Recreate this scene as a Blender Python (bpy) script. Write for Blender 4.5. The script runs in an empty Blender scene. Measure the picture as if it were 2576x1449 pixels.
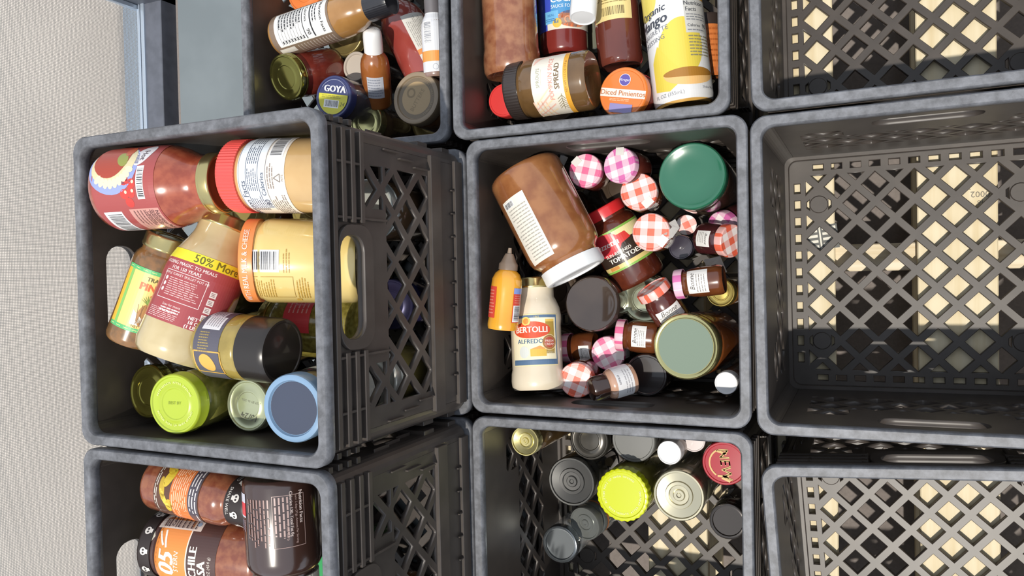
import bpy, bmesh, math, random
from mathutils import Vector, Matrix
random.seed(7)
SC = bpy.context.scene
COL = SC.collection

# ------------------------------------------------------------------ camera
F_PX = 1937.4
CAM_O = Vector((0.2736, 0.0039, 1.1075))
CAM_R = Matrix(((0.9094, 0.0106, 0.4157), (-0.0205, 0.9996, 0.0194), (-0.4154, -0.0261, 0.9093)))
cam = bpy.data.objects.new('camera', bpy.data.cameras.new('camera'))
COL.objects.link(cam)
cam.data.sensor_fit = 'HORIZONTAL'
cam.data.sensor_width = 36.0
cam.data.lens = F_PX / 2576.0 * 36.0
cam.data.clip_start = 0.02
cam.matrix_world = Matrix.Translation(CAM_O) @ CAM_R.to_4x4()
SC.camera = cam

# ------------------------------------------------------------------ sky, sun, exposure
W = bpy.data.worlds.new('sky'); SC.world = W
W.use_nodes = True
bgn = W.node_tree.nodes['Background']
bgn.inputs['Color'].default_value = (0.80, 0.88, 1.0, 1)
bgn.inputs['Strength'].default_value = 0.95
sun = bpy.data.objects.new('sun', bpy.data.lights.new('sun', 'SUN'))
COL.objects.link(sun)
sun.data.energy = 3.9
sun.data.color = (1.0, 0.94, 0.84)
sun.data.angle = math.radians(0.9)
sun.rotation_euler = Vector((-0.10, 0.305, -1.0)).to_track_quat('-Z', 'Y').to_euler()
vs = SC.view_settings
vs.view_transform = 'Standard'; vs.look = 'None'; vs.gamma = 1.0; vs.use_curve_mapping = False
vs.exposure = -0.08

# ------------------------------------------------------------------ helpers
def at(px, py, z):
    d = CAM_R @ Vector(((px - 1288) / F_PX, (724.5 - py) / F_PX, -1.0))
    return CAM_O + d * ((z - CAM_O.z) / d.z)
def px_per_m(P):
    return F_PX / -((CAM_R.transposed() @ (P - CAM_O)).z)
def lin(c):
    c /= 255.0
    return c / 12.92 if c <= 0.04045 else ((c + 0.055) / 1.055) ** 2.4
def hexc(h):
    h = h.lstrip('#')
    return tuple(lin(int(h[i:i + 2], 16)) for i in (0, 2, 4)) + (1.0,)
MATS = {}
def mat(h, rough=0.45, metal=0.0, coat=0.0, noise=None, scale=60.0, bump=0.0, spec=0.5, detail=3.0):
    """plain or two-tone noise material; h, noise are sRGB hex colours of the thing itself"""
    key = (h, rough, metal, coat, noise, scale, bump, spec)
    if key in MATS: return MATS[key]
    m = bpy.data.materials.new('surface_' + h.lstrip('#')); m.use_nodes = True
    nt = m.node_tree; b = nt.nodes['Principled BSDF']
    b.inputs['Base Color'].default_value = hexc(h)
    b.inputs['Roughness'].default_value = rough
    b.inputs['Metallic'].default_value = metal
    b.inputs['Specular IOR Level'].default_value = spec
    b.inputs['Coat Weight'].default_value = coat
    b.inputs['Coat Roughness'].default_value = 0.04
    if noise or bump:
        tc = nt.nodes.new('ShaderNodeTexCoord'); n = nt.nodes.new('ShaderNodeTexNoise')
        n.inputs['Scale'].default_value = scale; n.inputs['Detail'].default_value = detail
        nt.links.new(tc.outputs['Object'], n.inputs['Vector'])
        if noise:
            r = nt.nodes.new('ShaderNodeValToRGB')
            r.color_ramp.elements[0].position = 0.38; r.color_ramp.elements[1].position = 0.62
            r.color_ramp.elements[0].color = hexc(h); r.color_ramp.elements[1].color = hexc(noise)
            nt.links.new(n.outputs['Fac'], r.inputs['Fac'])
            nt.links.new(r.outputs['Color'], b.inputs['Base Color'])
        if bump:
            bp = nt.nodes.new('ShaderNodeBump'); bp.inputs['Strength'].default_value = bump
            bp.inputs['Distance'].default_value = 0.002
            nt.links.new(n.outputs['Fac'], bp.inputs['Height'])
            nt.links.new(bp.outputs['Normal'], b.inputs['Normal'])
    MATS[key] = m
    return m
def gingham(h, p=0.0172):
    """woven check print: white, half tone, full tone"""
    key = ('gingham', h, p)
    if key in MATS: return MATS[key]
    m = bpy.data.materials.new('gingham_' + h.lstrip('#')); m.use_nodes = True
    nt = m.node_tree; b = nt.nodes['Principled BSDF']; L = nt.links
    b.inputs['Roughness'].default_value = 0.35; b.inputs['Coat Weight'].default_value = 0.4
    tc = nt.nodes.new('ShaderNodeTexCoord'); sp = nt.nodes.new('ShaderNodeSeparateXYZ')
    L.new(tc.outputs['Object'], sp.inputs[0])
    outs = []
    for ax in ('X', 'Y'):
        a = nt.nodes.new('ShaderNodeMath'); a.operation = 'ADD'; a.inputs[1].default_value = 10 * p + p * 0.25
        L.new(sp.outputs[ax], a.inputs[0])
        d = nt.nodes.new('ShaderNodeMath'); d.operation = 'DIVIDE'; d.inputs[1].default_value = p
        L.new(a.outputs[0], d.inputs[0])
        f = nt.nodes.new('ShaderNodeMath'); f.operation = 'FRACT'; L.new(d.outputs[0], f.inputs[0])
        g = nt.nodes.new('ShaderNodeMath'); g.operation = 'LESS_THAN'; g.inputs[1].default_value = 0.5
        L.new(f.outputs[0], g.inputs[0]); outs.append(g)
    s = nt.nodes.new('ShaderNodeMath'); s.operation = 'ADD'
    L.new(outs[0].outputs[0], s.inputs[0]); L.new(outs[1].outputs[0], s.inputs[1])
    h2 = nt.nodes.new('ShaderNodeMath'); h2.operation = 'MULTIPLY'; h2.inputs[1].default_value = 0.5
    L.new(s.outputs[0], h2.inputs[0])
    mx = nt.nodes.new('ShaderNodeMix'); mx.data_type = 'RGBA'
    mx.inputs['A'].default_value = hexc('#efe6e6'); mx.inputs['B'].default_value = hexc(h)
    L.new(h2.outputs[0], mx.inputs['Factor']); L.new(mx.outputs['Result'], b.inputs['Base Color'])
    MATS[key] = m
    return m
def glassy(h, alpha):
    """thin clear glass or plastic: tinted see-through with a mirror-like skin"""
    key = ('glassy', h, alpha)
    if key in MATS: return MATS[key]
    m = bpy.data.materials.new('clear_' + h.lstrip('#')); m.use_nodes = True
    b = m.node_tree.nodes['Principled BSDF']
    b.inputs['Base Color'].default_value = hexc(h); b.inputs['Roughness'].default_value = 0.06
    b.inputs['Alpha'].default_value = alpha; b.inputs['Coat Weight'].default_value = 1.0
    MATS[key] = m
    return m

def link_mesh(name, me, parent=None, mats=None):
    o = bpy.data.objects.new(name, me); COL.objects.link(o)
    if parent: o.parent = parent
    for m in (mats or []): me.materials.append(m)
    return o
def bm_obj(name, bm, m, parent=None, smooth=True):
    me = bpy.data.meshes.new(name); bm.to_mesh(me); bm.free()
    if smooth:
        for p in me.polygons: p.use_smooth = True
        me.set_sharp_from_angle(angle=math.radians(38))
    return link_mesh(name, me, parent, [m] if not isinstance(m, list) else m)
def add_box(bm, lo, hi, mi=0, bev=0.0):
    vs_ = [bm.verts.new((x, y, z)) for x in (lo[0], hi[0]) for y in (lo[1], hi[1]) for z in (lo[2], hi[2])]
    fs = []
    for idx in ((0, 1, 3, 2), (4, 6, 7, 5), (0, 4, 5, 1), (2, 3, 7, 6), (0, 2, 6, 4), (1, 5, 7, 3)):
        f = bm.faces.new([vs_[i] for i in idx]); f.material_index = mi; fs.append(f)
    if bev:
        es = list({e for f in fs for e in f.edges})
        bmesh.ops.bevel(bm, geom=es, offset=bev, segments=1, affect='EDGES')
def lathe(bm, prof, n=48, mod=None, mi=0):
    """prof: list of (radius, height); mod(theta, i) scales the radius"""
    rings = []
    for i, (r, h) in enumerate(prof):
        if r < 1e-6:
            rings.append([bm.verts.new((0, 0, h))])
        else:
            rings.append([bm.verts.new(((r * (mod(2 * math.pi * k / n, i) if mod else 1)) * math.cos(2 * math.pi * k / n),
                                        (r * (mod(2 * math.pi * k / n, i) if mod else 1)) * math.sin(2 * math.pi * k / n), h)) for k in range(n)])
    for a, b in zip(rings, rings[1:]):
        for k in range(n):
            k2 = (k + 1) % n
            if len(a) == 1 and len(b) == 1: continue
            if len(a) == 1: f = bm.faces.new((a[0], b[k2], b[k]))
            elif len(b) == 1: f = bm.faces.new((a[k], a[k2], b[0]))
            else: f = bm.faces.new((a[k], a[k2], b[k2], b[k]))
            f.material_index = mi
    bmesh.ops.recalc_face_normals(bm, faces=bm.faces)
def eval_mesh(o):
    dg = bpy.context.evaluated_depsgraph_get(); dg.update()
    me = bpy.data.meshes.new_from_object(o.evaluated_get(dg), depsgraph=dg)
    return me
def plate_mesh(outer, holes, half, bev=0.0):
    """flat plate with holes (2-D loops), thickness 2*half around z=0"""
    cu = bpy.data.curves.new('plate', 'CURVE'); cu.dimensions = '2D'; cu.fill_mode = 'BOTH'
    cu.extrude = half - bev; cu.bevel_depth = bev; cu.bevel_resolution = 0; cu.offset = -bev
    for loop in [outer] + holes:
        s = cu.splines.new('POLY'); s.points.add(len(loop) - 1); s.use_cyclic_u = True
        for p, q in zip(s.points, loop): p.co = (q[0], q[1], 0, 1)
    o = bpy.data.objects.new('plate', cu); COL.objects.link(o)
    me = eval_mesh(o)
    bpy.data.objects.remove(o); bpy.data.curves.remove(cu)
    me.materials.clear()
    return me
def rrect(cx, cy, hx, hy, r, n=5):
    pts = []
    for sx, sy, a0 in ((1, 1, 0), (-1, 1, 90), (-1, -1, 180), (1, -1, 270)):
        for k in range(n + 1):
            a = math.radians(a0 + 90 * k / n)
            pts.append((cx + sx * (hx - r) + r * math.cos(a), cy + sy * (hy - r) + r * math.sin(a)))
    return pts
def clip(poly, x0, y0, x1, y1):
    def cut(pts, inside, inter):
        out = []
        for i in range(len(pts)):
            a, b = pts[i - 1], pts[i]
            ia, ib = inside(a), inside(b)
            if ib:
                if not ia: out.append(inter(a, b))
                out.append(b)
            elif ia: out.append(inter(a, b))
        return out
    def ix(x): return lambda a, b: (x, a[1] + (b[1] - a[1]) * (x - a[0]) / (b[0] - a[0]))
    def iy(y): return lambda a, b: (a[0] + (b[0] - a[0]) * (y - a[1]) / (b[1] - a[1]), y)
    for ins, itr in ((lambda p: p[0] >= x0, ix(x0)), (lambda p: p[0] <= x1, ix(x1)), (lambda p: p[1] >= y0, iy(y0)), (lambda p: p[1] <= y1, iy(y1))):
        if poly: poly = cut(poly, ins, itr)
    return poly
def area(p): return abs(sum(p[i - 1][0] * p[i][1] - p[i][0] * p[i - 1][1] for i in range(len(p)))) / 2
def tag(o, label, cat, group=None, kind=None):
    o['label'] = label
    if cat: o['category'] = cat
    if group: o['group'] = group
    if kind: o['kind'] = kind
    return o
def empty(name, M):
    o = bpy.data.objects.new(name, None); COL.objects.link(o); o.empty_display_size = 0.02
    o.matrix_world = M
    return o

# ------------------------------------------------------------------ setting
def wood_mat(name, a, b, g):
    m = bpy.data.materials.new(name); m.use_nodes = True; nt = m.node_tree; bs = nt.nodes['Principled BSDF']
    tc = nt.nodes.new('ShaderNodeTexCoord'); mp = nt.nodes.new('ShaderNodeMapping')
    mp.inputs['Scale'].default_value = (90, 5, 90) if g == 'y' else (5, 90, 90)
    nz = nt.nodes.new('ShaderNodeTexNoise'); nz.inputs['Scale'].default_value = 1.0; nz.inputs['Detail'].default_value = 6
    r = nt.nodes.new('ShaderNodeValToRGB')
    r.color_ramp.elements[0].position = 0.3; r.color_ramp.elements[1].position = 0.6
    r.color_ramp.elements[0].color = hexc(b); r.color_ramp.elements[1].color = hexc(a)
    L = nt.links
    L.new(tc.outputs['Object'], mp.inputs[0]); L.new(mp.outputs[0], nz.inputs['Vector'])
    L.new(nz.outputs['Fac'], r.inputs['Fac']); L.new(r.outputs[0], bs.inputs['Base Color'])
    bs.inputs['Roughness'].default_value = 0.75
    return m
WOOD = wood_mat('pallet_wood', '#dfd3b6', '#d2c19c', 'y')
WOODX = wood_mat('stringer_wood', '#eadfc8', '#c9b48c', 'x')
def concrete_mat(name, a, b, sc):
    m = bpy.data.materials.new(name); m.use_nodes = True; nt = m.node_tree; bs = nt.nodes['Principled BSDF']; L = nt.links
    tc = nt.nodes.new('ShaderNodeTexCoord')
    n1 = nt.nodes.new('ShaderNodeTexNoise'); n1.inputs['Scale'].default_value = sc; n1.inputs['Detail'].default_value = 5
    n2 = nt.nodes.new('ShaderNodeTexNoise'); n2.inputs['Scale'].default_value = sc * 40; n2.inputs['Detail'].default_value = 2
    mx = nt.nodes.new('ShaderNodeMath'); mx.operation = 'ADD'
    h = nt.nodes.new('ShaderNodeMath'); h.operation = 'MULTIPLY'; h.inputs[1].default_value = 0.5
    r = nt.nodes.new('ShaderNodeValToRGB')
    r.color_ramp.elements[0].position = 0.36; r.color_ramp.elements[1].position = 0.62
    r.color_ramp.elements[0].color = hexc(b); r.color_ramp.elements[1].color = hexc(a)
    L.new(tc.outputs['Object'], n1.inputs[0]); L.new(tc.outputs['Object'], n2.inputs[0])
    L.new(n1.outputs['Fac'], mx.inputs[0]); L.new(n2.outputs['Fac'], mx.inputs[1]); L.new(mx.outputs[0], h.inputs[0])
    L.new(h.outputs[0], r.inputs[0]); L.new(r.outputs[0], bs.inputs['Base Color'])
    bs.inputs['Roughness'].default_value = 0.9
    return m

def structure(name, lo, hi, m, label=None, bev=0.0):
    bm = bmesh.new(); add_box(bm, lo, hi, bev=bev)
    o = bm_obj(name, bm, m, smooth=False)
    o['kind'] = 'structure'
    if label: o['label'] = label
    return o
RAIL_X = -1.17
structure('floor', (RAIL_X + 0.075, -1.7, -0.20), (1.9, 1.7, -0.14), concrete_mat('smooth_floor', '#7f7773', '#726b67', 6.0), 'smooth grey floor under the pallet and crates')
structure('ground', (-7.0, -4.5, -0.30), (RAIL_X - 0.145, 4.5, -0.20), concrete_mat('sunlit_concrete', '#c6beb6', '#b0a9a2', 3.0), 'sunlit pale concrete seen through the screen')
structure('shade_strip', (RAIL_X - 0.145, -1.7, -0.30), (RAIL_X - 0.0, 1.7, -0.185), mat('#97a7b8', 0.4), 'bluish shade along the foot of the screen, built as a solid strip')  # bluish shade beside the rail, put in as a blue-grey strip
structure('trim_2', (RAIL_X - 0.0, -1.7, -0.30), (RAIL_X + 0.075, 1.7, -0.17), mat('#5e5653', 0.6), 'dark recessed floor channel beside the screen rail')

def mesh_screen_mat():
    m = bpy.data.materials.new('woven_screen'); m.use_nodes = True; nt = m.node_tree; L = nt.links
    b = nt.nodes['Principled BSDF']; b.inputs['Base Color'].default_value = hexc('#c9c3ba'); b.inputs['Roughness'].default_value = 0.6
    tc = nt.nodes.new('ShaderNodeTexCoord'); sp = nt.nodes.new('ShaderNodeSeparateXYZ'); L.new(tc.outputs['Object'], sp.inputs[0])
    res = []
    for ax, per in (('Y', 0.0030), ('Z', 0.0030)):
        d = nt.nodes.new('ShaderNodeMath'); d.operation = 'DIVIDE'; d.inputs[1].default_value = per; L.new(sp.outputs[ax], d.inputs[0])
        f = nt.nodes.new('ShaderNodeMath'); f.operation = 'FRACT'; L.new(d.outputs[0], f.inputs[0])
        g = nt.nodes.new('ShaderNodeMath'); g.operation = 'LESS_THAN'; g.inputs[1].default_value = 0.30; L.new(f.outputs[0], g.inputs[0])
        res.append(g)
    mx = nt.nodes.new('ShaderNodeMath'); mx.operation = 'MAXIMUM'
    L.new(res[0].outputs[0], mx.inputs[0]); L.new(res[1].outputs[0], mx.inputs[1])
    L.new(mx.outputs[0], b.inputs['Alpha'])
    return m
scr = empty('door_1', Matrix.Translation((RAIL_X, 0, -0.17)))
tag(scr, 'metal-framed woven mesh screen door standing left of the crates', None, kind='structure')
def scr_box(name, lo, hi, m, bev=0.0015):
    bm = bmesh.new(); add_box(bm, lo, hi, bev=bev)
    return bm_obj(name, bm, m, scr, smooth=False)
SLATE = mat('#5f636e', 0.45, 0.0, noise='#565a64', scale=40)
ALU = mat('#c8d4e2', 0.25, 0.6)
scr_box('bottom_rail', (-0.012, -1.5, 0), (0.046, 0.66, 0.045), SLATE)
scr_box('mesh_bead', (-0.024, -1.5, 0.0), (-0.016, 0.635, 0.049), ALU)
scr_box('mesh_bead', (-0.012, -1.5, 0.0), (-0.002, 0.635, 0.050), ALU)
scr_box('stile', (-0.024, 0.618, 0), (0.046, 0.675, 1.5), SLATE)
scr_box('mesh_bead', (-0.030, 0.606, 0.045), (-0.018, 0.617, 1.5), ALU)
me = bpy.data.meshes.new('mesh_fabric')
me.from_pydata([(-0.027, -1.5, 0.0), (-0.027, 0.61, 0.0), (-0.027, 0.61, 1.5), (-0.027, -1.5, 1.5)], [], [(0, 1, 2, 3)])
link_mesh('mesh_fabric', me, scr, [mesh_screen_mat()])

# pale platform that carries the left-hand crates
plat = empty('display_platform', Matrix.Translation((-0.2, 0, -0.1455)))
tag(plat, 'low pale grey platform under the stacked crates at the left', 'platform')
PALE = mat('#767e82', 0.3, 0.0, noise='#6f777b', scale=9)
bm = bmesh.new(); add_box(bm, (-0.745, -1.2, 0.115), (0.0, 1.2, 0.14), bev=0.003); bm_obj('deck_board', bm, PALE, plat, smooth=False)
bm = bmesh.new(); add_box(bm, (-0.735, -1.2, 0.0055), (-0.70, 1.2, 0.115), bev=0.002); bm_obj('skirt', bm, mat('#4a4340', 0.6), plat, smooth=False)
bm = bmesh.new(); add_box(bm, (-0.05, -1.2, 0.0055), (-0.01, 1.2, 0.115), bev=0.002); bm_obj('skirt', bm, mat('#4a4340', 0.6), plat, smooth=False)

# wooden pallet
pal = empty('wooden_pallet', Matrix.Translation((0.2, 0, -0.14)))
tag(pal, 'pale wooden pallet under the middle and right-hand crates', 'pallet')
for i, (x0, x1) in enumerate(((-0.18, -0.112), (-0.020, 0.066), (0.150, 0.239), (0.336, 0.424), (0.520, 0.608), (0.70, 0.79))):
    bm = bmesh.new(); add_box(bm, (x0 - 0.2, -0.62, 0.122), (x1 - 0.2, 0.62, 0.140), bev=0.0015)
    bm_obj('deck_board', bm, WOOD, pal, smooth=False)
for y in (-0.60, -0.003, 0.57):
    bm = bmesh.new(); add_box(bm, (-0.38, y, 0.016), (0.62, y + 0.036, 0.122), bev=0.0015)
    bm_obj('stringer', bm, WOODX, pal, smooth=False)
for x in (-0.02, 0.336, 0.70):
    bm = bmesh.new(); add_box(bm, (x - 0.2, -0.62, 0.0), (x - 0.115, 0.62, 0.016), bev=0.0015)
    bm_obj('bottom_board', bm, WOOD, pal, smooth=False)

# ------------------------------------------------------------------ milk crates
def plastic_mat():
    m = bpy.data.materials.new('black_crate_plastic'); m.use_nodes = True; nt = m.node_tree; L = nt.links
    b = nt.nodes['Principled BSDF']
    tc = nt.nodes.new('ShaderNodeTexCoord')
    n = nt.nodes.new('ShaderNodeTexNoise'); n.inputs['Scale'].default_value = 35; n.inputs['Detail'].default_value = 5
    r = nt.nodes.new('ShaderNodeValToRGB')
    r.color_ramp.elements[0].position = 0.4; r.color_ramp.elements[1].position = 0.75
    r.color_ramp.elements[0].color = hexc('#3f3935'); r.color_ramp.elements[1].color = hexc('#4a433e')
    L.new(tc.outputs['Object'], n.inputs[0]); L.new(n.outputs['Fac'], r.inputs[0]); L.new(r.outputs[0], b.inputs['Base Color'])
    b.inputs['Roughness'].default_value = 0.42
    return m
def rim_mat():
    m = bpy.data.materials.new('scuffed_sky_sheen_rim'); m.use_nodes = True; nt = m.node_tree; L = nt.links
    b = nt.nodes['Principled BSDF']
    tc = nt.nodes.new('ShaderNodeTexCoord')
    n = nt.nodes.new('ShaderNodeTexNoise'); n.inputs['Scale'].default_value = 60; n.inputs['Detail'].default_value = 6; n.inputs['Roughness'].default_value = 0.7
    r = nt.nodes.new('ShaderNodeValToRGB')
    r.color_ramp.elements[0].position = 0.38; r.color_ramp.elements[1].position = 0.72
    r.color_ramp.elements[0].color = hexc('#55565a'); r.color_ramp.elements[1].color = hexc('#7c7e84')  # lighter than the walls: scuffs plus sky reflection put into the colour
    L.new(tc.outputs['Object'], n.inputs[0]); L.new(n.outputs['Fac'], r.inputs[0]); L.new(r.outputs[0], b.inputs['Base Color'])
    b.inputs['Roughness'].default_value = 0.5
    bp = nt.nodes.new('ShaderNodeBump'); bp.inputs['Strength'].default_value = 0.3; bp.inputs['Distance'].default_value = 0.001
    L.new(n.outputs['Fac'], bp.inputs['Height']); L.new(bp.outputs[0], b.inputs['Normal'])
    return m
BLACK = plastic_mat(); RIM = rim_mat()
CH = 0.276
def wall_mesh(handle):
    holes = [rrect(0, 0.2285, 0.050, 0.019, 0.0165)] if handle else []
    du, dz, hu, hz = 0.0245, 0.025, 0.0188, 0.0192
    cells = []
    for i in range(-6, 7):
        for j in range(0, 10):
            if (i + j) % 2: continue
            cu, cz = i * du, 0.048 + j * dz
            cells.append([(cu - hu, cz), (cu, cz - hz), (cu + hu, cz), (cu, cz + hz)])
    for reg in ((-0.122, 0.080, 0.122, 0.164), (0.078, 0.169, 0.122, 0.202), (-0.122, 0.169, -0.078, 0.202)):
        for c in cells:
            q = clip(c, *reg)
            if len(q) >= 3 and area(q) > 3.0e-5: holes.append(q)
    me = plate_mesh([(-0.1425, 0.004), (0.1425, 0.004), (0.1425, 0.264), (-0.1425, 0.264)], holes, 0.0027, 0.0004)
    me.transform(Matrix(((0, 0, 1, 0.1563), (1, 0, 0, 0), (0, 1, 0, 0), (0, 0, 0, 1))))
    return me
def box_mesh(boxes, bev=0.0006):
    bm = bmesh.new()
    for lo, hi in boxes:
        b2 = bmesh.new(); add_box(b2, lo, hi, bev=bev)
        t = bpy.data.meshes.new('t'); b2.to_mesh(t); b2.free(); bm.from_mesh(t); bpy.data.meshes.remove(t)
    me = bpy.data.meshes.new('ribs'); bm.to_mesh(me); bm.free()
    return me
def crate_parts():
    P = {}
    P['side_wall'] = wall_mesh(True); P['plain_wall'] = wall_mesh(False)
    XO = 0.1590
    P['rib'] = []
    for z, full in ((0.2545, True), (0.2400, False), (0.2255, False), (0.2110, False)):
        P.setdefault('long_rib', []).append(box_mesh([((XO - .001, -0.151, z - .0032), (XO + .0054, 0.151, z + .0032))]))
        if full: P['rib'].append(box_mesh([((XO - .001, -0.151, z - .0032), (XO + .0054, 0.151, z + .0032))]))
        else:
            P['rib'].append(box_mesh([((XO - .001, 0.062, z - .0032), (XO + .0054, 0.151, z + .0032))]))
            P['rib'].append(box_mesh([((XO - .001, -0.151, z - .0032), (XO + .0054, -0.062, z + .0032))]))
    # raised frame round the hand hole
    me = plate_mesh(rrect(0, 0.222, 0.0605, 0.0275, 0.020), [rrect(0, 0.2285, 0.050, 0.019, 0.0165)], 0.0025, 0.0005)
    me.transform(Matrix(((0, 0, 1, XO + .0020), (1, 0, 0, 0), (0, 1, 0, 0), (0, 0, 0, 1))))
    P['handle_frame'] = me
    P['band'] = [box_mesh([((XO - .001, -0.146, 0.056), (XO + .0045, 0.146, 0.078))]),
                 box_mesh([((XO - .001, -0.146, 0.004), (XO + .0045, 0.146, 0.022))])]
    fins = []
    for s in (-1, 1):
        for u, z0, z1 in ((0.0665, 0.168, 0.25), (0.119, 0.205, 0.25)):
            fins.append(((XO - .001, s * u - .0012, z0), (XO + .0046, s * u + .0012, z1)))
        for k in range(3):
            fins.append(((XO - .001, s * (0.128 + .006 * k) - .0009, 0.082 + .03 * k), (XO + .0035, s * (0.128 + .006 * k) + .0009, 0.110 + .03 * k)))
    for k in range(-4, 5):
        fins.append(((XO - .001, k * .0275 - .0008, 0.022), (XO + .0040, k * .0275 + .0008, 0.030)))
    P['fins'] = box_mesh(fins, 0.0003)
    # corner post: quarter tube
    bm = bmesh.new(); n = 6; prof = []
    for k in range(n + 1):
        a = math.radians(90 * k / n); prof.append((math.cos(a), math.sin(a)))
    c0 = 0.1425
    rings = []
    for z in (0.004, 0.264):
        rings.append([[bm.verts.new((c0 + r * c, c0 + r * s, z)) for (c, s) in prof] for r in (0.0111, 0.0165)])
    for k in range(n):
        for (a, b) in ((rings[0][1], rings[1][1]), (rings[1][0], rings[0][0])):
            bm.faces.new((a[k], a[k + 1], b[k + 1], b[k]))
        bm.faces.new((rings[1][1][k], rings[1][1][k + 1], rings[1][0][k + 1], rings[1][0][k]))
        bm.faces.new((rings[0][0][k], rings[0][0][k + 1], rings[0][1][k + 1], rings[0][1][k]))
    for k in (0, n):
        bm.faces.new((rings[0][0][k], rings[0][1][k], rings[1][1][k], rings[1][0][k]))
    bmesh.ops.recalc_face_normals(bm, faces=bm.faces)
    me = bpy.data.meshes.new('corner_post'); bm.to_mesh(me); bm.free(); P['corner_post'] = me
    # rim
    me = plate_mesh(rrect(0, 0, 0.165, 0.165, 0.017, 8), [rrect(0, 0, 0.1535, 0.1535, 0.013, 8)], 0.0065, 0.0016)
    me.transform(Matrix.Translation((0, 0, CH - 0.0065))); P['rim'] = me
    # floor grid
    holes = []
    for k in range(-5, 6):
        for s in (-1, 1):
            holes.append([(k * .0225 - .0064, s * .139 - .0038), (k * .0225 + .0064, s * .139 - .0038), (k * .0225 + .0064, s * .139 + .0038), (k * .0225 - .0064, s * .139 + .0038)])
            holes.append([(s * .139 - .0038, k * .0225 - .0064), (s * .139 + .0038, k * .0225 - .0064), (s * .139 + .0038, k * .0225 + .0064), (s * .139 - .0038, k * .0225 + .0064)])
    g = .0160
    for i in range(-6, 7):
        for j in range(-6, 7):
            if (i + j) % 2 == 0: continue
            x, y = i * .0225, j * .0225
            if abs(i) == 5 and abs(j) == 4: continue
            q = clip([(x - g, y), (x, y - g), (x + g, y), (x, y + g)], -.1285, -.1285, .1285, .1285)
            if len(q) >= 3 and area(q) > 2.5e-5: holes.append(q)
    for sx in (-1, 1):
        for sy in (-1, 1):
            cx, cy = sx * .1125, sy * .09
            for poly in ([(cx - .015, cy - .004), (cx - .0115, cy - .007), (cx - .0115, cy + .007), (cx - .015, cy + .004)],
                         [(cx + .0115, cy - .007), (cx + .015, cy - .004), (cx + .015, cy + .004), (cx + .0115, cy + .007)]):
                holes.append(poly)
    me = plate_mesh(rrect(0, 0, 0.1545, 0.1545, 0.012), holes, 0.0042, 0.0006)
    me.transform(Matrix.Translation((0, 0, 0.0080))); P['base_grid'] = me
    bm = bmesh.new(); lathe(bm, [(0.0, 0.0035), (0.0105, 0.0035), (0.0115, 0.0045), (0.0115, 0.0132), (0.0105, 0.014), (0.0, 0.014)], 24)
    me = bpy.data.meshes.new('boss'); bm.to_mesh(me); bm.free(); P['boss'] = me
    # raised ledge between wall and floor
    me = plate_mesh(rrect(0, 0, 0.1545, 0.1545, 0.012), [rrect(0, 0, 0.1485, 0.1485, 0.010)], 0.004, 0.0008)
    me.transform(Matrix.Translation((0, 0, 0.0155))); P['ledge'] = me
    def setm(me, m): me.materials.append(m)
    for k, v in P.items():
        for me in (v if isinstance(v, list) else [v]): setm(me, RIM if k == 'rim' else BLACK)
    return P
CP = crate_parts()
CRATES = {}
def make_crate(key, label, x, y, z, rot, group='black milk crates'):
    rot += 0.0 if key[0] in 'AB' else math.pi / 2    # hand holes face another way
    root = empty('milk_crate', Matrix.Translation((x, y, z)) @ Matrix.Rotation(rot, 4, 'Z'))
    tag(root, label, 'crate', group)
    link_mesh('rim', CP['rim'], root)
    bg = link_mesh('base_grid', CP['base_grid'], root); bg.rotation_euler.z = 0.0 if key[0] in 'AB' else math.pi / 2
    link_mesh('ledge', CP['ledge'], root)
    for k in range(4):
        hand = k % 2 == 0
        w = link_mesh('side_wall', CP['side_wall' if hand else 'plain_wall'], root); w.rotation_euler.z = k * math.pi / 2
        for me in CP['rib' if hand else 'long_rib']: link_mesh('rib', me, w)
        for me in CP['band']: link_mesh('band', me, w)
        if hand: link_mesh('handle_frame', CP['handle_frame'], w)
        link_mesh('stiffener', CP['fins'], w)['kind'] = 'stuff'
        c = link_mesh('corner_post', CP['corner_post'], root); c.rotation_euler.z = k * math.pi / 2
        b = link_mesh('floor_boss', CP['boss'], root); b.location = ((1, 1, -1, -1)[k] * (.1125 if key[0] in 'AB' else .09), (1, -1, 1, -1)[k] * (.09 if key[0] in 'AB' else .1125), 0)
    CRATES[key] = (x, y, z, rot)
    return root
LV = 0.271
make_crate('A', 'raised black milk crate packed with a peanut butter jar and sauces', -0.3344, -0.0065, LV, 0.0005)
make_crate('B', 'raised black milk crate holding salsa jars and a dark sauce bottle', -0.3330, -0.3400, LV, 0.004)
make_crate('C', 'black milk crate of little gingham-lidded jam jars, centre of the photo', 0.0, 0.0, 0.0, 0.0)
make_crate('D', 'empty black milk crate right of the gingham jam jars', 0.3340, -0.0028, 0.0, 0.010)
make_crate('E', 'empty black milk crate turned askew in the lower right corner', 0.3490, -0.3550, 0.0, 0.070)
make_crate('F', 'black milk crate of sauce bottles and a diced pimiento jar', -0.0168, 0.3324, 0.0, -0.0023)
make_crate('G', 'empty half-shaded black milk crate in the upper right corner', 0.3325, 0.3320, 0.0, 0.012)
make_crate('H', 'black milk crate with a nutrition-label bottle standing beyond the raised crate', -0.3560, 0.3340, -0.0055, -0.004)
make_crate('I', 'black milk crate with a bright yellow-green lid near the bottom edge', 0.0005, -0.3345, 0.0, 0.002)
make_crate('A0', 'black milk crate underneath the raised crate with the peanut butter jar', -0.3344, -0.0065, -0.0055, 0.0005)
make_crate('B0', 'black milk crate underneath the raised crate with the salsa jars', -0.3330, -0.3400, -0.0055, 0.004)

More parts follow.
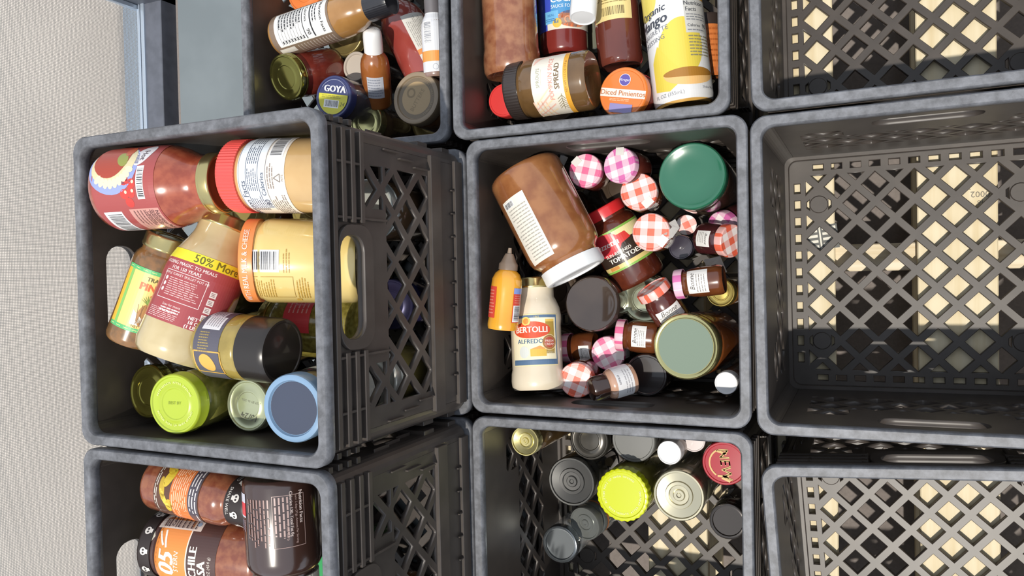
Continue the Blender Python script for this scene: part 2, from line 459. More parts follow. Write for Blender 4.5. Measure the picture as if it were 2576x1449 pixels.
# ------------------------------------------------------------------ printed art (labels, lid prints)
GLYPH = {}
def glyph_mesh(txt, shear=0.0):
    key = (txt, shear)
    if key not in GLYPH:
        cu = bpy.data.curves.new('t', 'FONT'); cu.body = txt; cu.size = 1.0; cu.align_x = 'CENTER'; cu.align_y = 'CENTER'
        cu.resolution_u = 2; cu.shear = shear
        o = bpy.data.objects.new('t', cu); COL.objects.link(o)
        me = eval_mesh(o)
        GLYPH[key] = ([tuple(v.co) for v in me.vertices], [tuple(p.vertices) for p in me.polygons])
        bpy.data.objects.remove(o); bpy.data.curves.remove(cu); bpy.data.meshes.remove(me)
    return GLYPH[key]
class Art:
    """flat print laid out in metres (u across, v up), later wrapped on a jar or laid on a lid"""
    def __init__(self): self.bm = bmesh.new(); self.mats = []; self.z = 0; self.rng = random.Random(3)
    def mi(self, m):
        if isinstance(m, str): m = mat(m, 0.4, coat=0.35)
        if m not in self.mats: self.mats.append(m)
        return self.mats.index(m)
    def up(self): self.z += 1; return self
    def poly(self, pts, m):
        f = self.bm.faces.new([self.bm.verts.new((p[0], p[1], self.z)) for p in pts]); f.normal_update()
        if f.normal.z < 0: f.normal_flip()
        f.material_index = self.mi(m)
        return self
    def rect(self, u0, v0, u1, v1, m): return self.poly([(u0, v0), (u1, v0), (u1, v1), (u0, v1)], m)
    def ell(self, cu, cv, ru, rv, m, rot=0, a0=0, a1=360, n=28):
        c, s = math.cos(rot), math.sin(rot); pts = []
        for k in range(n):
            a = math.radians(a0 + (a1 - a0) * k / (n if a1 - a0 >= 360 else n - 1))
            x, y = ru * math.cos(a), rv * math.sin(a); pts.append((cu + c * x - s * y, cv + s * x + c * y))
        return self.poly(pts, m)
    def ring(self, cu, cv, r0, r1, m, a0=0, a1=360, n=32):
        for k in range(n):
            t0, t1 = (math.radians(a0 + (a1 - a0) * (k + d) / n) for d in (0, 1))
            self.poly([(cu + r * math.cos(t), cv + r * math.sin(t)) for r, t in ((r0, t0), (r1, t0), (r1, t1), (r0, t1))], m)
        return self
    def line(self, u0, v0, u1, v1, w, m):
        d = Vector((u1 - u0, v1 - v0)); d.normalize(); nx, ny = -d.y * w / 2, d.x * w / 2
        return self.poly([(u0 + nx, v0 + ny), (u1 + nx, v1 + ny), (u1 - nx, v1 - ny), (u0 - nx, v0 - ny)], m)
    def frame(self, u0, v0, u1, v1, w, m):
        self.rect(u0, v0, u1, v0 + w, m); self.rect(u0, v1 - w, u1, v1, m); self.rect(u0, v0, u0 + w, v1, m); self.rect(u1 - w, v0, u1, v1, m)
        return self
    def text(self, txt, u, v, size, m, rot=0.0, shear=0.0, sx=1.0, bold=0.0):
        vs_, fs = glyph_mesh(txt, shear); c, s = math.cos(math.radians(rot)), math.sin(math.radians(rot)); k = self.mi(m)
        for du, dv in (((0, 0),) if not bold else ((-bold, 0), (bold, 0))):
            nv = [self.bm.verts.new((u + (x * sx * size + du) * c - (y * size + dv) * s, v + (x * sx * size + du) * s + (y * size + dv) * c, self.z)) for x, y, _ in vs_]
            for f in fs:
                try: self.bm.faces.new([nv[i] for i in f]).material_index = k
                except ValueError: pass
        return self
    def arctext(self, txt, cu, cv, r, size, m, mid=90, step=None, inward=False):
        step = step or math.degrees(size * 0.72 / r); n = len(txt)
        for i, ch in enumerate(txt):
            if ch == ' ': continue
            a = mid + (n / 2 - .5 - i) * step * (-1 if inward else 1); t = math.radians(a)
            self.text(ch, cu + r * math.cos(t), cv + r * math.sin(t), size, m, rot=a - 90 if not inward else a + 90)
        return self
    def fine(self, u0, v0, u1, v1, n, m, fill=0.5, vert=False):
        """rows of print too small to read"""
        for k in range(n):
            a = (k + .5) / n
            t = 0.0; end = self.rng.uniform(.78, 1.0)
            while t < end:
                w = min(self.rng.uniform(.08, .22), end - t)
                if vert:
                    c = u0 + (u1 - u0) * a; h = (u1 - u0) / n * fill / 2
                    self.rect(c - h, v0 + (v1 - v0) * t, c + h, v0 + (v1 - v0) * (t + w * .85), m)
                else:
                    c = v1 - (v1 - v0) * a; h = (v1 - v0) / n * fill / 2
                    self.rect(u0 + (u1 - u0) * t, c - h, u0 + (u1 - u0) * (t + w * .85), c + h, m)
                t += w
        return self
    def barcode(self, u0, v0, u1, v1, vert=False, dark='#3a3a3e', bg='#e9e9ea'):
        self.rect(u0, v0, u1, v1, bg); self.up()
        L_ = (v1 - v0) if vert else (u1 - u0); t = L_ * .08
        while t < L_ * .92:
            w = L_ * self.rng.choice((.01, .01, .02, .03))
            if vert: self.rect(u0 + (u1 - u0) * .12, v0 + t, u1 - (u1 - u0) * .08, v0 + t + w, dark)
            else: self.rect(u0 + t, v0 + (v1 - v0) * .14, u0 + t + w, v1 - (v1 - v0) * .08, dark)
            t += w + L_ * self.rng.choice((.012, .02, .03))
        self.z -= 1
        return self
    def facts(self, u0, v0, u1, v1, ink='#2c2c30', paper='#e8e8e6', cal='', rows=7):
        """nutrition panel"""
        if paper: self.rect(u0, v0, u1, v1, paper); self.up()
        w, h = u1 - u0, v1 - v0
        self.text('Nutrition Facts', (u0 + u1) / 2, v1 - h * .10, min(w / 7.2, h * .17), ink, bold=w * .004)
        self.fine(u0 + w * .05, v1 - h * .27, u1 - w * .3, v1 - h * .17, 2, ink, .4)
        self.rect(u0 + w * .04, v1 - h * .31, u1 - w * .04, v1 - h * .285, ink)
        self.text('Calories', u0 + w * .3, v1 - h * .38, min(w / 7.5, h * .15), ink, bold=w * .003)
        if cal: self.text(cal, u1 - w * .2, v1 - h * .38, min(w / 6, h * .17), ink, bold=w * .003)
        self.rect(u0 + w * .04, v1 - h * .455, u1 - w * .04, v1 - h * .44, ink)
        for k in range(rows):
            a = v1 - h * (.48 + .46 * k / rows)
            self.fine(u0 + w * .05, a - h * .035, u0 + w * .62, a, 1, ink, .7)
            self.rect(u1 - w * .16, a - h * .03, u1 - w * .07, a - h * .008, ink)
            self.rect(u0 + w * .04, a - h * .048, u1 - w * .04, a - h * .043, ink)
        if paper: self.z -= 1
        return self
    def wrap(self, name, parent, rad, step=0.003, lift=0.0004, dz=0.00013):
        """rad(v): jar radius at height v"""
        bm = self.bm
        us = [v.co.x for v in bm.verts]; vv = [v.co.y for v in bm.verts]
        u = math.floor(min(us) / step) * step + step
        while u < max(us):
            bmesh.ops.bisect_plane(bm, geom=bm.verts[:] + bm.edges[:] + bm.faces[:], plane_co=(u, 0, 0), plane_no=(1, 0, 0)); u += step
        y = math.floor(min(vv) / .006) * .006 + .006
        while y < max(vv):
            bmesh.ops.bisect_plane(bm, geom=bm.verts[:] + bm.edges[:] + bm.faces[:], plane_co=(0, y, 0), plane_no=(0, 1, 0)); y += .006
        for v in bm.verts:
            r = rad(v.co.y); th = v.co.x / max(r, .004); r += lift + dz * v.co.z
            v.co = (r * math.cos(th), r * math.sin(th), v.co.y)
        return bm_obj(name, bm, self.mats, parent, smooth=False)
    def flat(self, name, parent, h, rot=0.0, lift=0.0003, dz=0.00012):
        for v in self.bm.verts:
            c, s = math.cos(rot), math.sin(rot); x, y = v.co.x, v.co.y
            v.co = (c * x - s * y, s * x + c * y, h + lift + dz * v.co.z)
        return bm_obj(name, self.bm, self.mats, parent, smooth=False)

# ------------------------------------------------------------------ jars and bottles
JARS = []
def axis_frame(P0, P1):
    """matrix at P0: local Z along the jar, local X the side turned to the photographer"""
    z = (P1 - P0).normalized()
    n = (CAM_O - (P0 + P1) / 2); n -= z * n.dot(z)
    if n.length < 0.15: n = Vector((1, 0, 0)) - z * z.x
    n.normalize(); y = z.cross(n)
    return Matrix(((n.x, y.x, z.x, P0.x), (n.y, y.y, z.y, P0.y), (n.z, y.z, z.z, P0.z), (0, 0, 0, 1)))
SHAPES = {   # (radius factor, fraction of the body height)
    'jar': [(0, .012), (.62, .012), (.80, .0), (.90, .0), (.97, .022), (1, .06), (1, .80), (.985, .855), (.93, .905), (.84, .94), (.80, .955), (.80, 1.0)],
    'sauce': [(0, .012), (.55, .012), (.72, .0), (.84, .0), (.95, .03), (1, .085), (1, .60), (.97, .68), (.88, .77), (.76, .85), (.70, .90), (.68, .93), (.68, 1.0)],
    'squat': [(0, .02), (.60, .02), (.76, .0), (.86, .0), (.96, .04), (1, .12), (1, .72), (.96, .84), (.90, .92), (.88, .95), (.88, 1.0)],
    'wide': [(0, .012), (.70, .012), (.82, .0), (.92, .0), (.98, .03), (1, .07), (1, .88), (.98, .93), (.93, .96), (.93, 1.0)],
    'waist': [(0, .012), (.60, .012), (.75, .0), (.90, .0), (.98, .03), (1, .09), (.985, .16), (.95, .20), (.95, .62), (.98, .68), (.98, .72), (.93, .80), (.82, .87), (.74, .91), (.74, 1.0)],
    'mini': [(0, .02), (.66, .02), (.80, .0), (.88, .0), (.96, .05), (1, .13), (1, .60), (.95, .78), (.86, .88), (.82, .91), (.82, 1.0)],
    'bottle': [(0, .01), (.65, .01), (.80, .0), (.90, .0), (.97, .02), (1, .05), (1, .58), (.96, .66), (.82, .75), (.62, .82), (.48, .88), (.42, .93), (.42, 1.0)],
    'dress': [(0, .01), (.65, .01), (.80, .0), (.90, .0), (.97, .02), (1, .05), (1, .70), (.97, .78), (.88, .86), (.74, .92), (.62, .955), (.60, 1.0)],
    'long': [(0, .008), (.65, .008), (.80, .0), (.90, .0), (.97, .015), (1, .04), (1, .66), (.94, .73), (.74, .80), (.52, .87), (.42, .93), (.40, 1.0)],
}
def smooth_prof(shape, r, h):
    pts = [(a * r, b * h) for a, b in SHAPES[shape]]
    return pts
def rad_of(prof):
    side = prof[3:]
    def f(v):
        if v <= side[0][1]: return side[0][0]
        for (r0, h0), (r1, h1) in zip(side, side[1:]):
            if h0 <= v <= h1: return r0 + (r1 - r0) * ((v - h0) / max(h1 - h0, 1e-6))
        return side[-1][0]
    return f
def lid_prof(R, h, style):
    if style == 'metal':      # lug cap: rolled foot, bead, raised ring, sunk safety button
        return [(R * .93, 0), (R * 1.0, 0), (R * 1.02, h * .06), (R * 1.02, h * .16), (R, h * .22), (R, h * .82), (R * .985, h * .94), (R * .95, h), (R * .90, h), (R * .87, h - .0012), (R * .83, h - .0014),
                (R * .60, h - .0014), (R * .57, h - .0008), (R * .52, h - .0008), (R * .49, h - .0016), (R * .25, h - .0012), (0, h - .0009)]
    if style == 'plain':      # flat coated cap
        return [(R * .94, 0), (R, 0), (R, h * .80), (R * .985, h * .93), (R * .95, h), (R * .88, h), (R * .85, h - .0009), (R * .4, h - .0007), (0, h - .0006)]
    if style == 'dome':
        return [(R * .94, 0), (R, 0), (R, h * .62), (R * .96, h * .80), (R * .86, h * .93), (R * .65, h * .99), (0, h)]
    if style == 'ringed':     # moulded ring round a sunk disc
        return [(R * .94, 0), (R, 0), (R, h * .84), (R * .97, h * .96), (R * .92, h), (R * .82, h), (R * .785, h - .0025), (R * .4, h - .0026), (0, h - .0026)]
    if style == 'steps':      # concentric steps
        return [(R * .94, 0), (R, 0), (R, h * .85), (R * .96, h), (R * .90, h), (R * .87, h - .002), (R * .55, h - .003), (R * .52, h - .0012), (R * .40, h - .0014), (R * .37, h - .003), (R * .24, h - .003), (R * .20, h - .0012), (R * .10, h - .0012), (R * .07, h - .0022), (0, h - .0022)]
def make_lid(root, R, h, z0, style, m, knurl=0, amp=.012, rot=0.0, name='lid'):
    prof = [(r, z0 + q) for r, q in lid_prof(R, h, style)]
    n = 56 if not knurl else min(knurl * 4, 320)
    mod = None
    if knurl:
        def mod(t, i): return 1 + (amp * (.5 + .5 * math.cos(knurl * t)) if 0 < i < 4 else 0)
    bm = bmesh.new(); lathe(bm, prof, n, mod)
    o = bm_obj(name, bm, m, root)
    o.rotation_euler.z = rot
    return o
def jar(name, label, P0, P1, r, shape='jar', body=None, lid=None, lid_r=None, lid_h=.014, lid_style='metal', knurl=0, amp=.012,
        cat='jar', group=None, lid_rot=0.0, gap=0.0, fill=None, headspace=0.0):
    """P0 base centre, P1 top centre of the closure"""
    L_ = (P1 - P0).length; h = L_ - lid_h * (.94 if lid is not None else 0) - gap
    root = empty(name, axis_frame(P0, P1)); tag(root, label, cat, group)
    prof = smooth_prof(shape, r, h); n = 48
    bm = bmesh.new(); lathe(bm, prof + [(0, h)], n); b = bm_obj('body', bm, body or mat('#5a3a28', .2, coat=1.0), root)
    if fill is not None:      # contents inside clear glass
        q = [(max(a - .0022, 0), z + (.0022 if z < h * .5 else 0)) for a, z in prof if z < h * (1 - headspace) - .002]
        q = q + [(q[-1][0], h * (1 - headspace) - .002), (0, h * (1 - headspace) - .002)]
        bm = bmesh.new(); lathe(bm, q, n); bm_obj('contents', bm, fill, b)
    lo = None
    lr = lid_r if lid_r is not None else (r if abs((P1 - P0).normalized().z) > .6 else prof[-1][0] * 1.06)
    if lid is not None:
        lo = make_lid(root, lr, lid_h, L_ - lid_h, lid_style, lid, knurl, amp, lid_rot)
    JARS.append((label, P0.copy(), P1.copy(), r, lr))
    return dict(root=root, rad=rad_of(prof), L=L_, h=h, r=r, lid=lo, lid_r=lr, top=L_, lid_h=lid_h)
def lying(b, t, w):
    """base and cap centres as sighted (x, y, height above floor) and sighted width -> points and radius"""
    P0, P1 = at(*b), at(*t); return P0, P1, w / 2 / px_per_m((P0 + P1) / 2)
def standing(x, y, z, rpx, length, lean=(0, 0)):
    """sighted lid centre -> base, top, radius"""
    P1 = at(x, y, z); ax = Vector((lean[0], lean[1], 1)).normalized()
    return P1 - ax * length, P1, rpx / px_per_m(P1)
def part_box(name, root, lo, hi, m, bev=.001):
    bm = bmesh.new(); add_box(bm, lo, hi, bev=bev); return bm_obj(name, bm, m, root, smooth=False)
GOLD = mat('#cfbf86', .22, .95); GOLD2 = mat('#b9a866', .2, .95); SILV = mat('#b9bab4', .22, .9); PALEM = mat('#b9c3ae', .3, .55)
def img_rot(root):
    w = root.matrix_world.to_3x3().transposed() @ Vector((1, 0, 0)); return math.atan2(w.y, w.x)
def food(a, b, scale=70.0, rough=.22, bump=0.0): return mat(a, rough, coat=1.0, noise=b, scale=scale, bump=bump)
def asin_u(j, dy, half): return j['r'] * math.asin(max(-1, min(1, dy / half)))

def board_print(art, P, rot):
    o = art.flat('ink_mark', pal, 0.0, rot, lift=.0003)
    o.location = (P.x - .2, P.y, .1400)
a = Art(); a.text('110002', 0, 0, .0105, '#6a6252'); a.text('37', .022, .010, .0085, '#6a6252'); a.text('2046', 0, .0105, .0085, '#6a6252'); board_print(a, at(2478, 487, 0), math.pi)
a = Art(); a.text('37', 0, 0, .010, '#6a6252'); board_print(a, at(2432, 470, 0), math.pi)
a = Art(); a.rect(-.022, -.016, .022, .016, '#4b4c48'); a.up()
for k in range(4): a.rect(-.020, -.013 + .007 * k, -.003, -.0095 + .007 * k, '#d6d3c6'); a.rect(.003, -.011 + .007 * k, .020, -.0075 + .007 * k, '#d6d3c6')
a.rect(-.001, -.015, .001, .015, '#d6d3c6'); board_print(a, at(2064, 598, 0), .12)

# ================================================================== crate A (raised, left)
j = jar('pasta_sauce_jar', 'red pasta sauce jar lying beside the red-lidded peanut butter jar', *lying((290, 480, .530), (568, 460, .508), 206), shape='sauce',
        body=food('#8d3c26', '#a35236', 90), lid=GOLD, lid_h=.013)
a = Art(); a.rect(-.064, .010, .066, .084, '#a14a48'); a.up()
a.ell(-.026, .034, .030, .030, '#8d99cf'); a.up(); a.ell(-.031, .033, .0265, .0265, '#d6c9a0'); a.up()
a.ell(-.037, .030, .024, .021, '#a3412d')
for k in range(9):
    t = math.radians(-38 + 13 * k); a.ell(-.031 + .024 * math.cos(t), .033 + .024 * math.sin(t), .0052, .0032, '#e3d9b4', rot=t, n=10)
a.up(); a.ell(-.034, .043, .010, .006, '#8f9442', rot=.5); a.ell(-.046, .047, .008, .005, '#b9542f')
a.z = 1
for u, v in ((-.010, .050), (-.006, .058), (.004, .049), (.003, .057), (.013, .053)): a.ell(u, v, .0052, .0050, '#c23c34', n=16)
a.up()
for u, v in ((-.012, .052), (-.008, .060), (.002, .051), (.001, .059)): a.ell(u, v, .0018, .0016, '#eac9b0', n=10)
a.z = 1; a.ell(-.040, .066, .016, .009, '#d8d4d6', rot=-.35); a.up().text('Hot', -.038, .067, .009, '#5a4a50', bold=.0003); a.z = 1
a.barcode(-.024, .064, .010, .0725); a.z = 1
a.facts(.020, .048, .060, .082, paper='#c79288', ink='#5e3a38', cal='70', rows=4); a.z = 1
a.barcode(.022, .016, .060, .038, vert=False); a.z = 1
a.wrap('label', j['root'], j['rad'])

j = jar('peanut_butter_jar', 'peanut butter jar with a ribbed red lid in the raised crate', *lying((868, 440, .488), (596, 444, .505), 186), shape='wide',
        body=food('#bf9b66', '#c9a774', 25), lid=mat('#e0524c', .35, coat=.3), lid_h=.022, lid_style='plain', knurl=70, amp=.02)
a = Art(); v0 = .044
a.rect(-.060, v0, .060, .098, '#eadfd2'); a.up(); a.rect(-.036, .066, .058, .0965, '#e4ebf3'); a.up()
ink = '#5a6272'
a.text('Nutrition Facts', -.030, .0905, .0085, ink, bold=.0002); a.text('180', -.030, .069, .0085, ink, bold=.0003); a.text('Calories', -.008, .0692, .0068, ink, bold=.0002)
for v, w in ((.0955, .0004), (.0868, .0007), (.0735, .0007), (.0650, .0004)): a.rect(-.040, v - w / 2, .057, v + w / 2, ink)
for c in (-.040, -.014, .012, .036): a.fine(c, .0745, c + .022, .086, 5, ink, .4)
a.fine(-.055, .047, -.018, .064, 7, '#8b7f78', .4); a.fine(-.012, .056, .014, .064, 3, '#8b7f78', .4)
for k in range(3):
    t = math.radians(90 + 120 * k); t2 = math.radians(210 + 120 * k)
    a.line(-.002 + .0045 * math.cos(t), .0515 + .0045 * math.sin(t), -.002 + .0045 * math.cos(t2), .0515 + .0045 * math.sin(t2), .0009, '#7b7470')
a.text('PETE', -.002, .0465, .003, '#7b7470')
a.barcode(.018, .047, .050, .063); a.z = 1; a.rect(-.0605, v0, -.0525, .098, '#e9c9bd'); a.wrap('label', j['root'], j['rad'])

j = jar('cheese_dip_jar', 'yellow cheese dip jar with an orange lid under the hand hole rim', *lying((906, 657, .446), (626, 655, .500), 212), shape='wide',
        body=food('#dcbf74', '#e0c782', 18), lid=mat('#e88a4a', .35, coat=.3), lid_h=.014, lid_style='plain')
a = Art(); a.barcode(-.0115, .073, .0105, .1035, vert=True); a.z = 0
a.frame(-.043, .060, -.016, .104, .0004, '#a9853a'); a.fine(-.042, .078, -.018, .102, 10, '#b8923f', .35); a.fine(-.044, .045, -.016, .058, 5, '#b8923f', .4)
a.fine(-.012, .062, .012, .070, 3, '#b48f44', .35); a.rect(-.050, .055, -.046, .060, '#c9a048'); a.wrap('label', j['root'], j['rad'])
a = Art(); a.text('WITH REAL MILK & CHEESE', -.008, j['top'] - .007, .0072, '#f2ddcc', bold=.0001, sx=.95); a.wrap('lid_print', j['root'], lambda v: j['lid_r'] * 1.002)

j = jar('pineapple_salsa_jar', 'pineapple salsa jar with a yellow label and green border', *lying((334, 860, .508), (430, 594, .492), 134), shape='jar',
        body=food('#6e5233', '#8a6238', 110), lid=GOLD, lid_h=.016)
a = Art(); a.rect(-.034, .018, .050, .088, '#e9c777'); a.up(); a.rect(-.034, .0835, .050, .088, '#56b06c'); a.rect(-.034, .018, .050, .0225, '#56b06c')
a.rect(-.028, .0225, -.024, .0835, '#7fb860'); a.rect(-.034, .0225, -.028, .0835, '#e2b13c'); a.up()
for k in range(9): a.rect(-.032 + k * .009, .0855, -.027 + k * .009, .0861, '#e3dc8f'); a.rect(-.032 + k * .009, .0200, -.027 + k * .009, .0206, '#e3dc8f')
a.text("TRADER JOE'S", .012, .0775, .0062, '#5a5a2a', bold=.0002); a.text('PINEAPPLE', .014, .0685, .0112, '#d5622f', bold=.0005); a.text('SALSA', .014, .058, .0095, '#d5622f', bold=.0004)
a.ell(.004, .038, .0095, .014, '#a8763d'); a.up()
for k in range(11):
    t = math.radians(30 + 12 * k); a.poly([(.004 - .0016, .0495), (.004 + .0016, .0495), (.004 + .0125 * math.cos(t), .0495 + .0125 * math.sin(t))], '#6f8a3a' if k % 2 else '#8fa34c')
for k in range(5):
    a.line(-.004 + .004 * k, .027, -.001 + .004 * k, .049, .0004, '#7a5228'); a.line(.012 - .004 * k, .027, .009 - .004 * k, .049, .0004, '#7a5228')
a.z = 2; a.poly([(-.010, .026), (.012, .026), (-.010, .042)], '#f2ead8'); a.text('NET WT 13.5 OZ', .008, .0245, .0042, '#6b5a2a'); a.wrap('label', j['root'], j['rad'])

j = jar('gravy_jar', 'turkey gravy jar with a maroon label and a yellow 50 percent more band', *lying((430, 902, .522), (578, 546, .476), 190), shape='sauce',
        body=food('#b7a478', '#c4b38a', 30), lid=GOLD, lid_h=.014)
print_w = '#ecdcd8'
a = Art(); a.rect(-.058, .036, .058, .101, '#a1464a'); a.rect(-.058, .101, .058, .112, '#e6de36'); a.up()
a.text('50% More', .008, .1062, .0118, '#6c6a24', bold=.0002)
a.text('ADDING MAGIC TO MEALS', -.020, .0965, .0050, print_w, bold=.0001); a.text('FOR 150 YEARS', -.020, .0910, .0050, print_w, bold=.0001)
a.frame(-.043, .058, .006, .0880, .0006, print_w); a.text('SIMPLE TURKEY SKILLET POT PIE', -.0185, .0845, .0036, print_w); a.fine(-.034, .062, .003, .0815, 9, '#d9b9b6', .34)
for k in range(3): a.ell(-.0385, .079 - .006 * k, .0018, .0022, print_w, n=10)
a.text('Scan for more', -.020, .0530, .0035, print_w); a.fine(-.031, .0455, -.005, .0510, 2, print_w, .45)
a.fine(-.046, .038, -.008, .0485, 6, '#dcbcb9', .36)
for k in range(4):
    a.rect(.011, .0735 - .0085 * k, .018, .0800 - .0085 * k, '#e3d8d2'); a.up(); a.fine(.012, .0745 - .0085 * k, .017, .079 - .0085 * k, 3, '#8c6a66', .4); a.z -= 1
a.text('NET WT', .010, .0475, .0052, print_w, bold=.0002); a.text('18 OZ', .008, .0430, .0052, print_w, bold=.0002); a.text('(1 LB 2 OZ)', .012, .0385, .0052, print_w, bold=.0002)
a.ell(.052, .068, .014, .017, '#c9a45a', n=8); a.up().ell(.052, .068, .012, .015, '#e3dccb', n=8); a.wrap('label', j['root'], j['rad'])

j = jar('tapenade_jar', 'squat jar with a broad black lid and a navy and gold label', *lying((535, 864, .505), (712, 884, .500), 166), shape='wide',
        body=food('#a08c46', '#8d7a38', 60), lid=mat('#2a2624', .3, coat=.2), lid_h=.034, lid_style='plain', lid_r=None)
a = Art(); a.rect(-.052, .006, .052, .038, '#55535f'); a.up(); a.rect(-.045, .010, -.031, .029, '#c9c9cf'); a.rect(-.031, .012, -.014, .034, '#d9d9dc'); a.fine(-.012, .012, .010, .026, 8, '#a08c54', .4, vert=True)
a.frame(.008, .006, .034, .040, .0013, '#d9a64e'); a.up(); a.ell(.021, .022, .0105, .0085, '#dda850', rot=.7); a.fine(-.044, .012, -.032, .027, 5, '#74747c', .4); a.fine(-.030, .014, -.016, .032, 6, '#8a8a90', .3)
a.wrap('label', j['root'], j['rad'])

j = jar('relish_jar', 'green relish jar with a red label seen below the cheese dip', *lying((914, 822, .400), (690, 812, .400), 165), shape='jar',
        body=food('#6b6128', '#8f8440', 160), lid=GOLD2, lid_h=.012)
a = Art(); a.rect(-.010, .045, .060, .082, '#d8434c'); a.up(); a.fine(.012, .048, .045, .078, 5, '#e9a6a4', .3); a.wrap('label', j['root'], j['rad'])

j = jar('pickle_jar', 'jar with a lime green lid resting in the raised crate', *standing(438, 1017, .528, 77, .105, (.13, -.02)), shape='jar',
        body=food('#7d7e3a', '#98954f', 90), lid=mat('#aabd36', .25, coat=.6), lid_h=.016, lid_style='metal')
a = Art(); a.arctext('REFRIGERATE AFTER OPENING', 0, 0, .0225, .0030, '#e6efa8', mid=90); a.arctext('BUTTON POPS UP WHEN OPENED', 0, 0, .0225, .0030, '#e6efa8', mid=270, inward=True)
a.text('BEST BY', 0, .001, .0045, '#8a9a2c'); a.flat('lid_print', j['root'], j['top'] - .0006, img_rot(j['root']))
j = jar('preserve_jar', 'jar with a dark olive gold-rimmed lid behind the lime green lid', *standing(372, 985, .500, 68, .095, (-.02, .06)), shape='jar',
        body=food('#4a3d1e', '#5f5128'), lid=mat('#7a7436', .16, .9), lid_h=.014)
j = jar('preserve_jar', 'jar with a pale gold lid marked 10/24 in pen', *standing(622, 1020, .490, 66, .11, (.05, .02)), shape='jar',
        body=food('#6a5a34', '#7b6b40'), lid=mat('#c2c7a4', .26, .7), lid_h=.014)
a = Art(); a.text('10/24', .002, -.012, .010, '#55564a', rot=170, shear=.2); a.text('BEST BY 06 2024', .004, .004, .0035, '#8f927e', rot=170); a.flat('lid_print', j['root'], j['top'] - .0012, img_rot(j['root']))
j = jar('dip_jar', 'jar with a navy lid in a pale blue ring at the crate corner', *standing(735, 1028, .532, 88, .12, (.10, -.03)), shape='jar',
        body=mat('#2c2a2b', .2, coat=1.0), lid=mat('#7c9ab8', .3, coat=.4), lid_h=.016, lid_style='ringed', knurl=0)
a = Art(); a.ell(0, 0, j['lid_r'] * .775, j['lid_r'] * .775, mat('#3a4154', .35, coat=.3), n=48); a.flat('lid_insert', j['root'], j['top'] - .0026)
a = Art(); a.rect(-.05, .02, .055, .085, '#d3d3cc'); a.wrap('label', j['root'], j['rad'])
# lower layer glimpsed through the lattice of the raised crate
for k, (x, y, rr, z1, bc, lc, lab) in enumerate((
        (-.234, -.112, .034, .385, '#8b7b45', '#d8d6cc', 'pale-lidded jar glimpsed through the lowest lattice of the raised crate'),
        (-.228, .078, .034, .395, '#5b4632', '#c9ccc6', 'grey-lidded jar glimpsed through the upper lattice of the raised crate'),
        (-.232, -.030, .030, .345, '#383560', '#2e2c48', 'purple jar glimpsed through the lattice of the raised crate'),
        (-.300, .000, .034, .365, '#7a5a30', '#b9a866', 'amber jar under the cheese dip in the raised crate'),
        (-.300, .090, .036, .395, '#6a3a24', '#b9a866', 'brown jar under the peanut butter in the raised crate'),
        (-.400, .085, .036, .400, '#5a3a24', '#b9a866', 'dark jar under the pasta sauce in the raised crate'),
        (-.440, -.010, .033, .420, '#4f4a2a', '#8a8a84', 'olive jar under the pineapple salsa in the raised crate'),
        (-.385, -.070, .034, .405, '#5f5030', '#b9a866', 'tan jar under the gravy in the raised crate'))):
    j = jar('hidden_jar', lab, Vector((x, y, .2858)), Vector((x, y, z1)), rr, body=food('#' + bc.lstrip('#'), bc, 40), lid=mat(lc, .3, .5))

# ================================================================== crate B (raised, lower left)
skull = '#d7d2cc'
def skull_band(j, v, n=9):
    a = Art()
    for k in range(n):
        u = (k - n / 2 + .5) * (2 * math.pi * j['lid_r'] / n) * .98
        a.ell(u, v, .0042, .0038, skull, n=12); a.rect(u - .0022, v - .0055, u + .0022, v - .0030, skull); a.up()
        a.ell(u - .0015, v, .0011, .0013, '#2a2422', n=8); a.ell(u + .0015, v, .0011, .0013, '#2a2422', n=8); a.z -= 1
    return a
SALSA = food('#7c402c', '#93593c', 120)
j = jar('salsa_jar', 'chile salsa jar with a yellow pepper picture next to the crate rim', *lying((402, 1210, .502), (655, 1268, .494), 142), shape='jar',
        body=SALSA, lid=mat('#2f2725', .4), lid_h=.026, lid_style='plain', lid_r=None)
a = Art(); a.rect(-.046, .022, .046, .082, '#5a3a2a'); a.up(); a.rect(-.046, .0445, .046, .068, '#d9763a'); a.rect(-.046, .068, .046, .081, '#4c4650')
for k, (u, v, w, hh, rt, c) in enumerate(((-.020, .036, .012, .006, .3, '#c9a62e'), (-.006, .039, .011, .005, -.3, '#d3b738'), (.006, .033, .012, .0035, .2, '#bfa030'), (.018, .037, .013, .003, .5, '#d8c04a'), (.024, .042, .008, .0045, -.2, '#c7a834'), (-.030, .040, .008, .005, .1, '#a88c28'))):
    a.ell(u, v, w, hh, c, rot=rt, n=14)
a.up(); a.fine(-.040, .046, .040, .0665, 8, '#f0c9a8', .36); a.fine(-.040, .069, .040, .080, 3, '#d6d0cf', .36); a.fine(-.034, .023, .040, .0275, 2, '#d6cfc4', .4)
a.wrap('label', j['root'], j['rad'])
a = skull_band(j, j['top'] - .012); a.text('SHAKE WELL', .004, j['top'] - .0215, .005, skull); a.text('ESTD', -.024, j['top'] - .0215, .005, skull); a.wrap('lid_print', j['root'], lambda v: j['lid_r'] * 1.003)

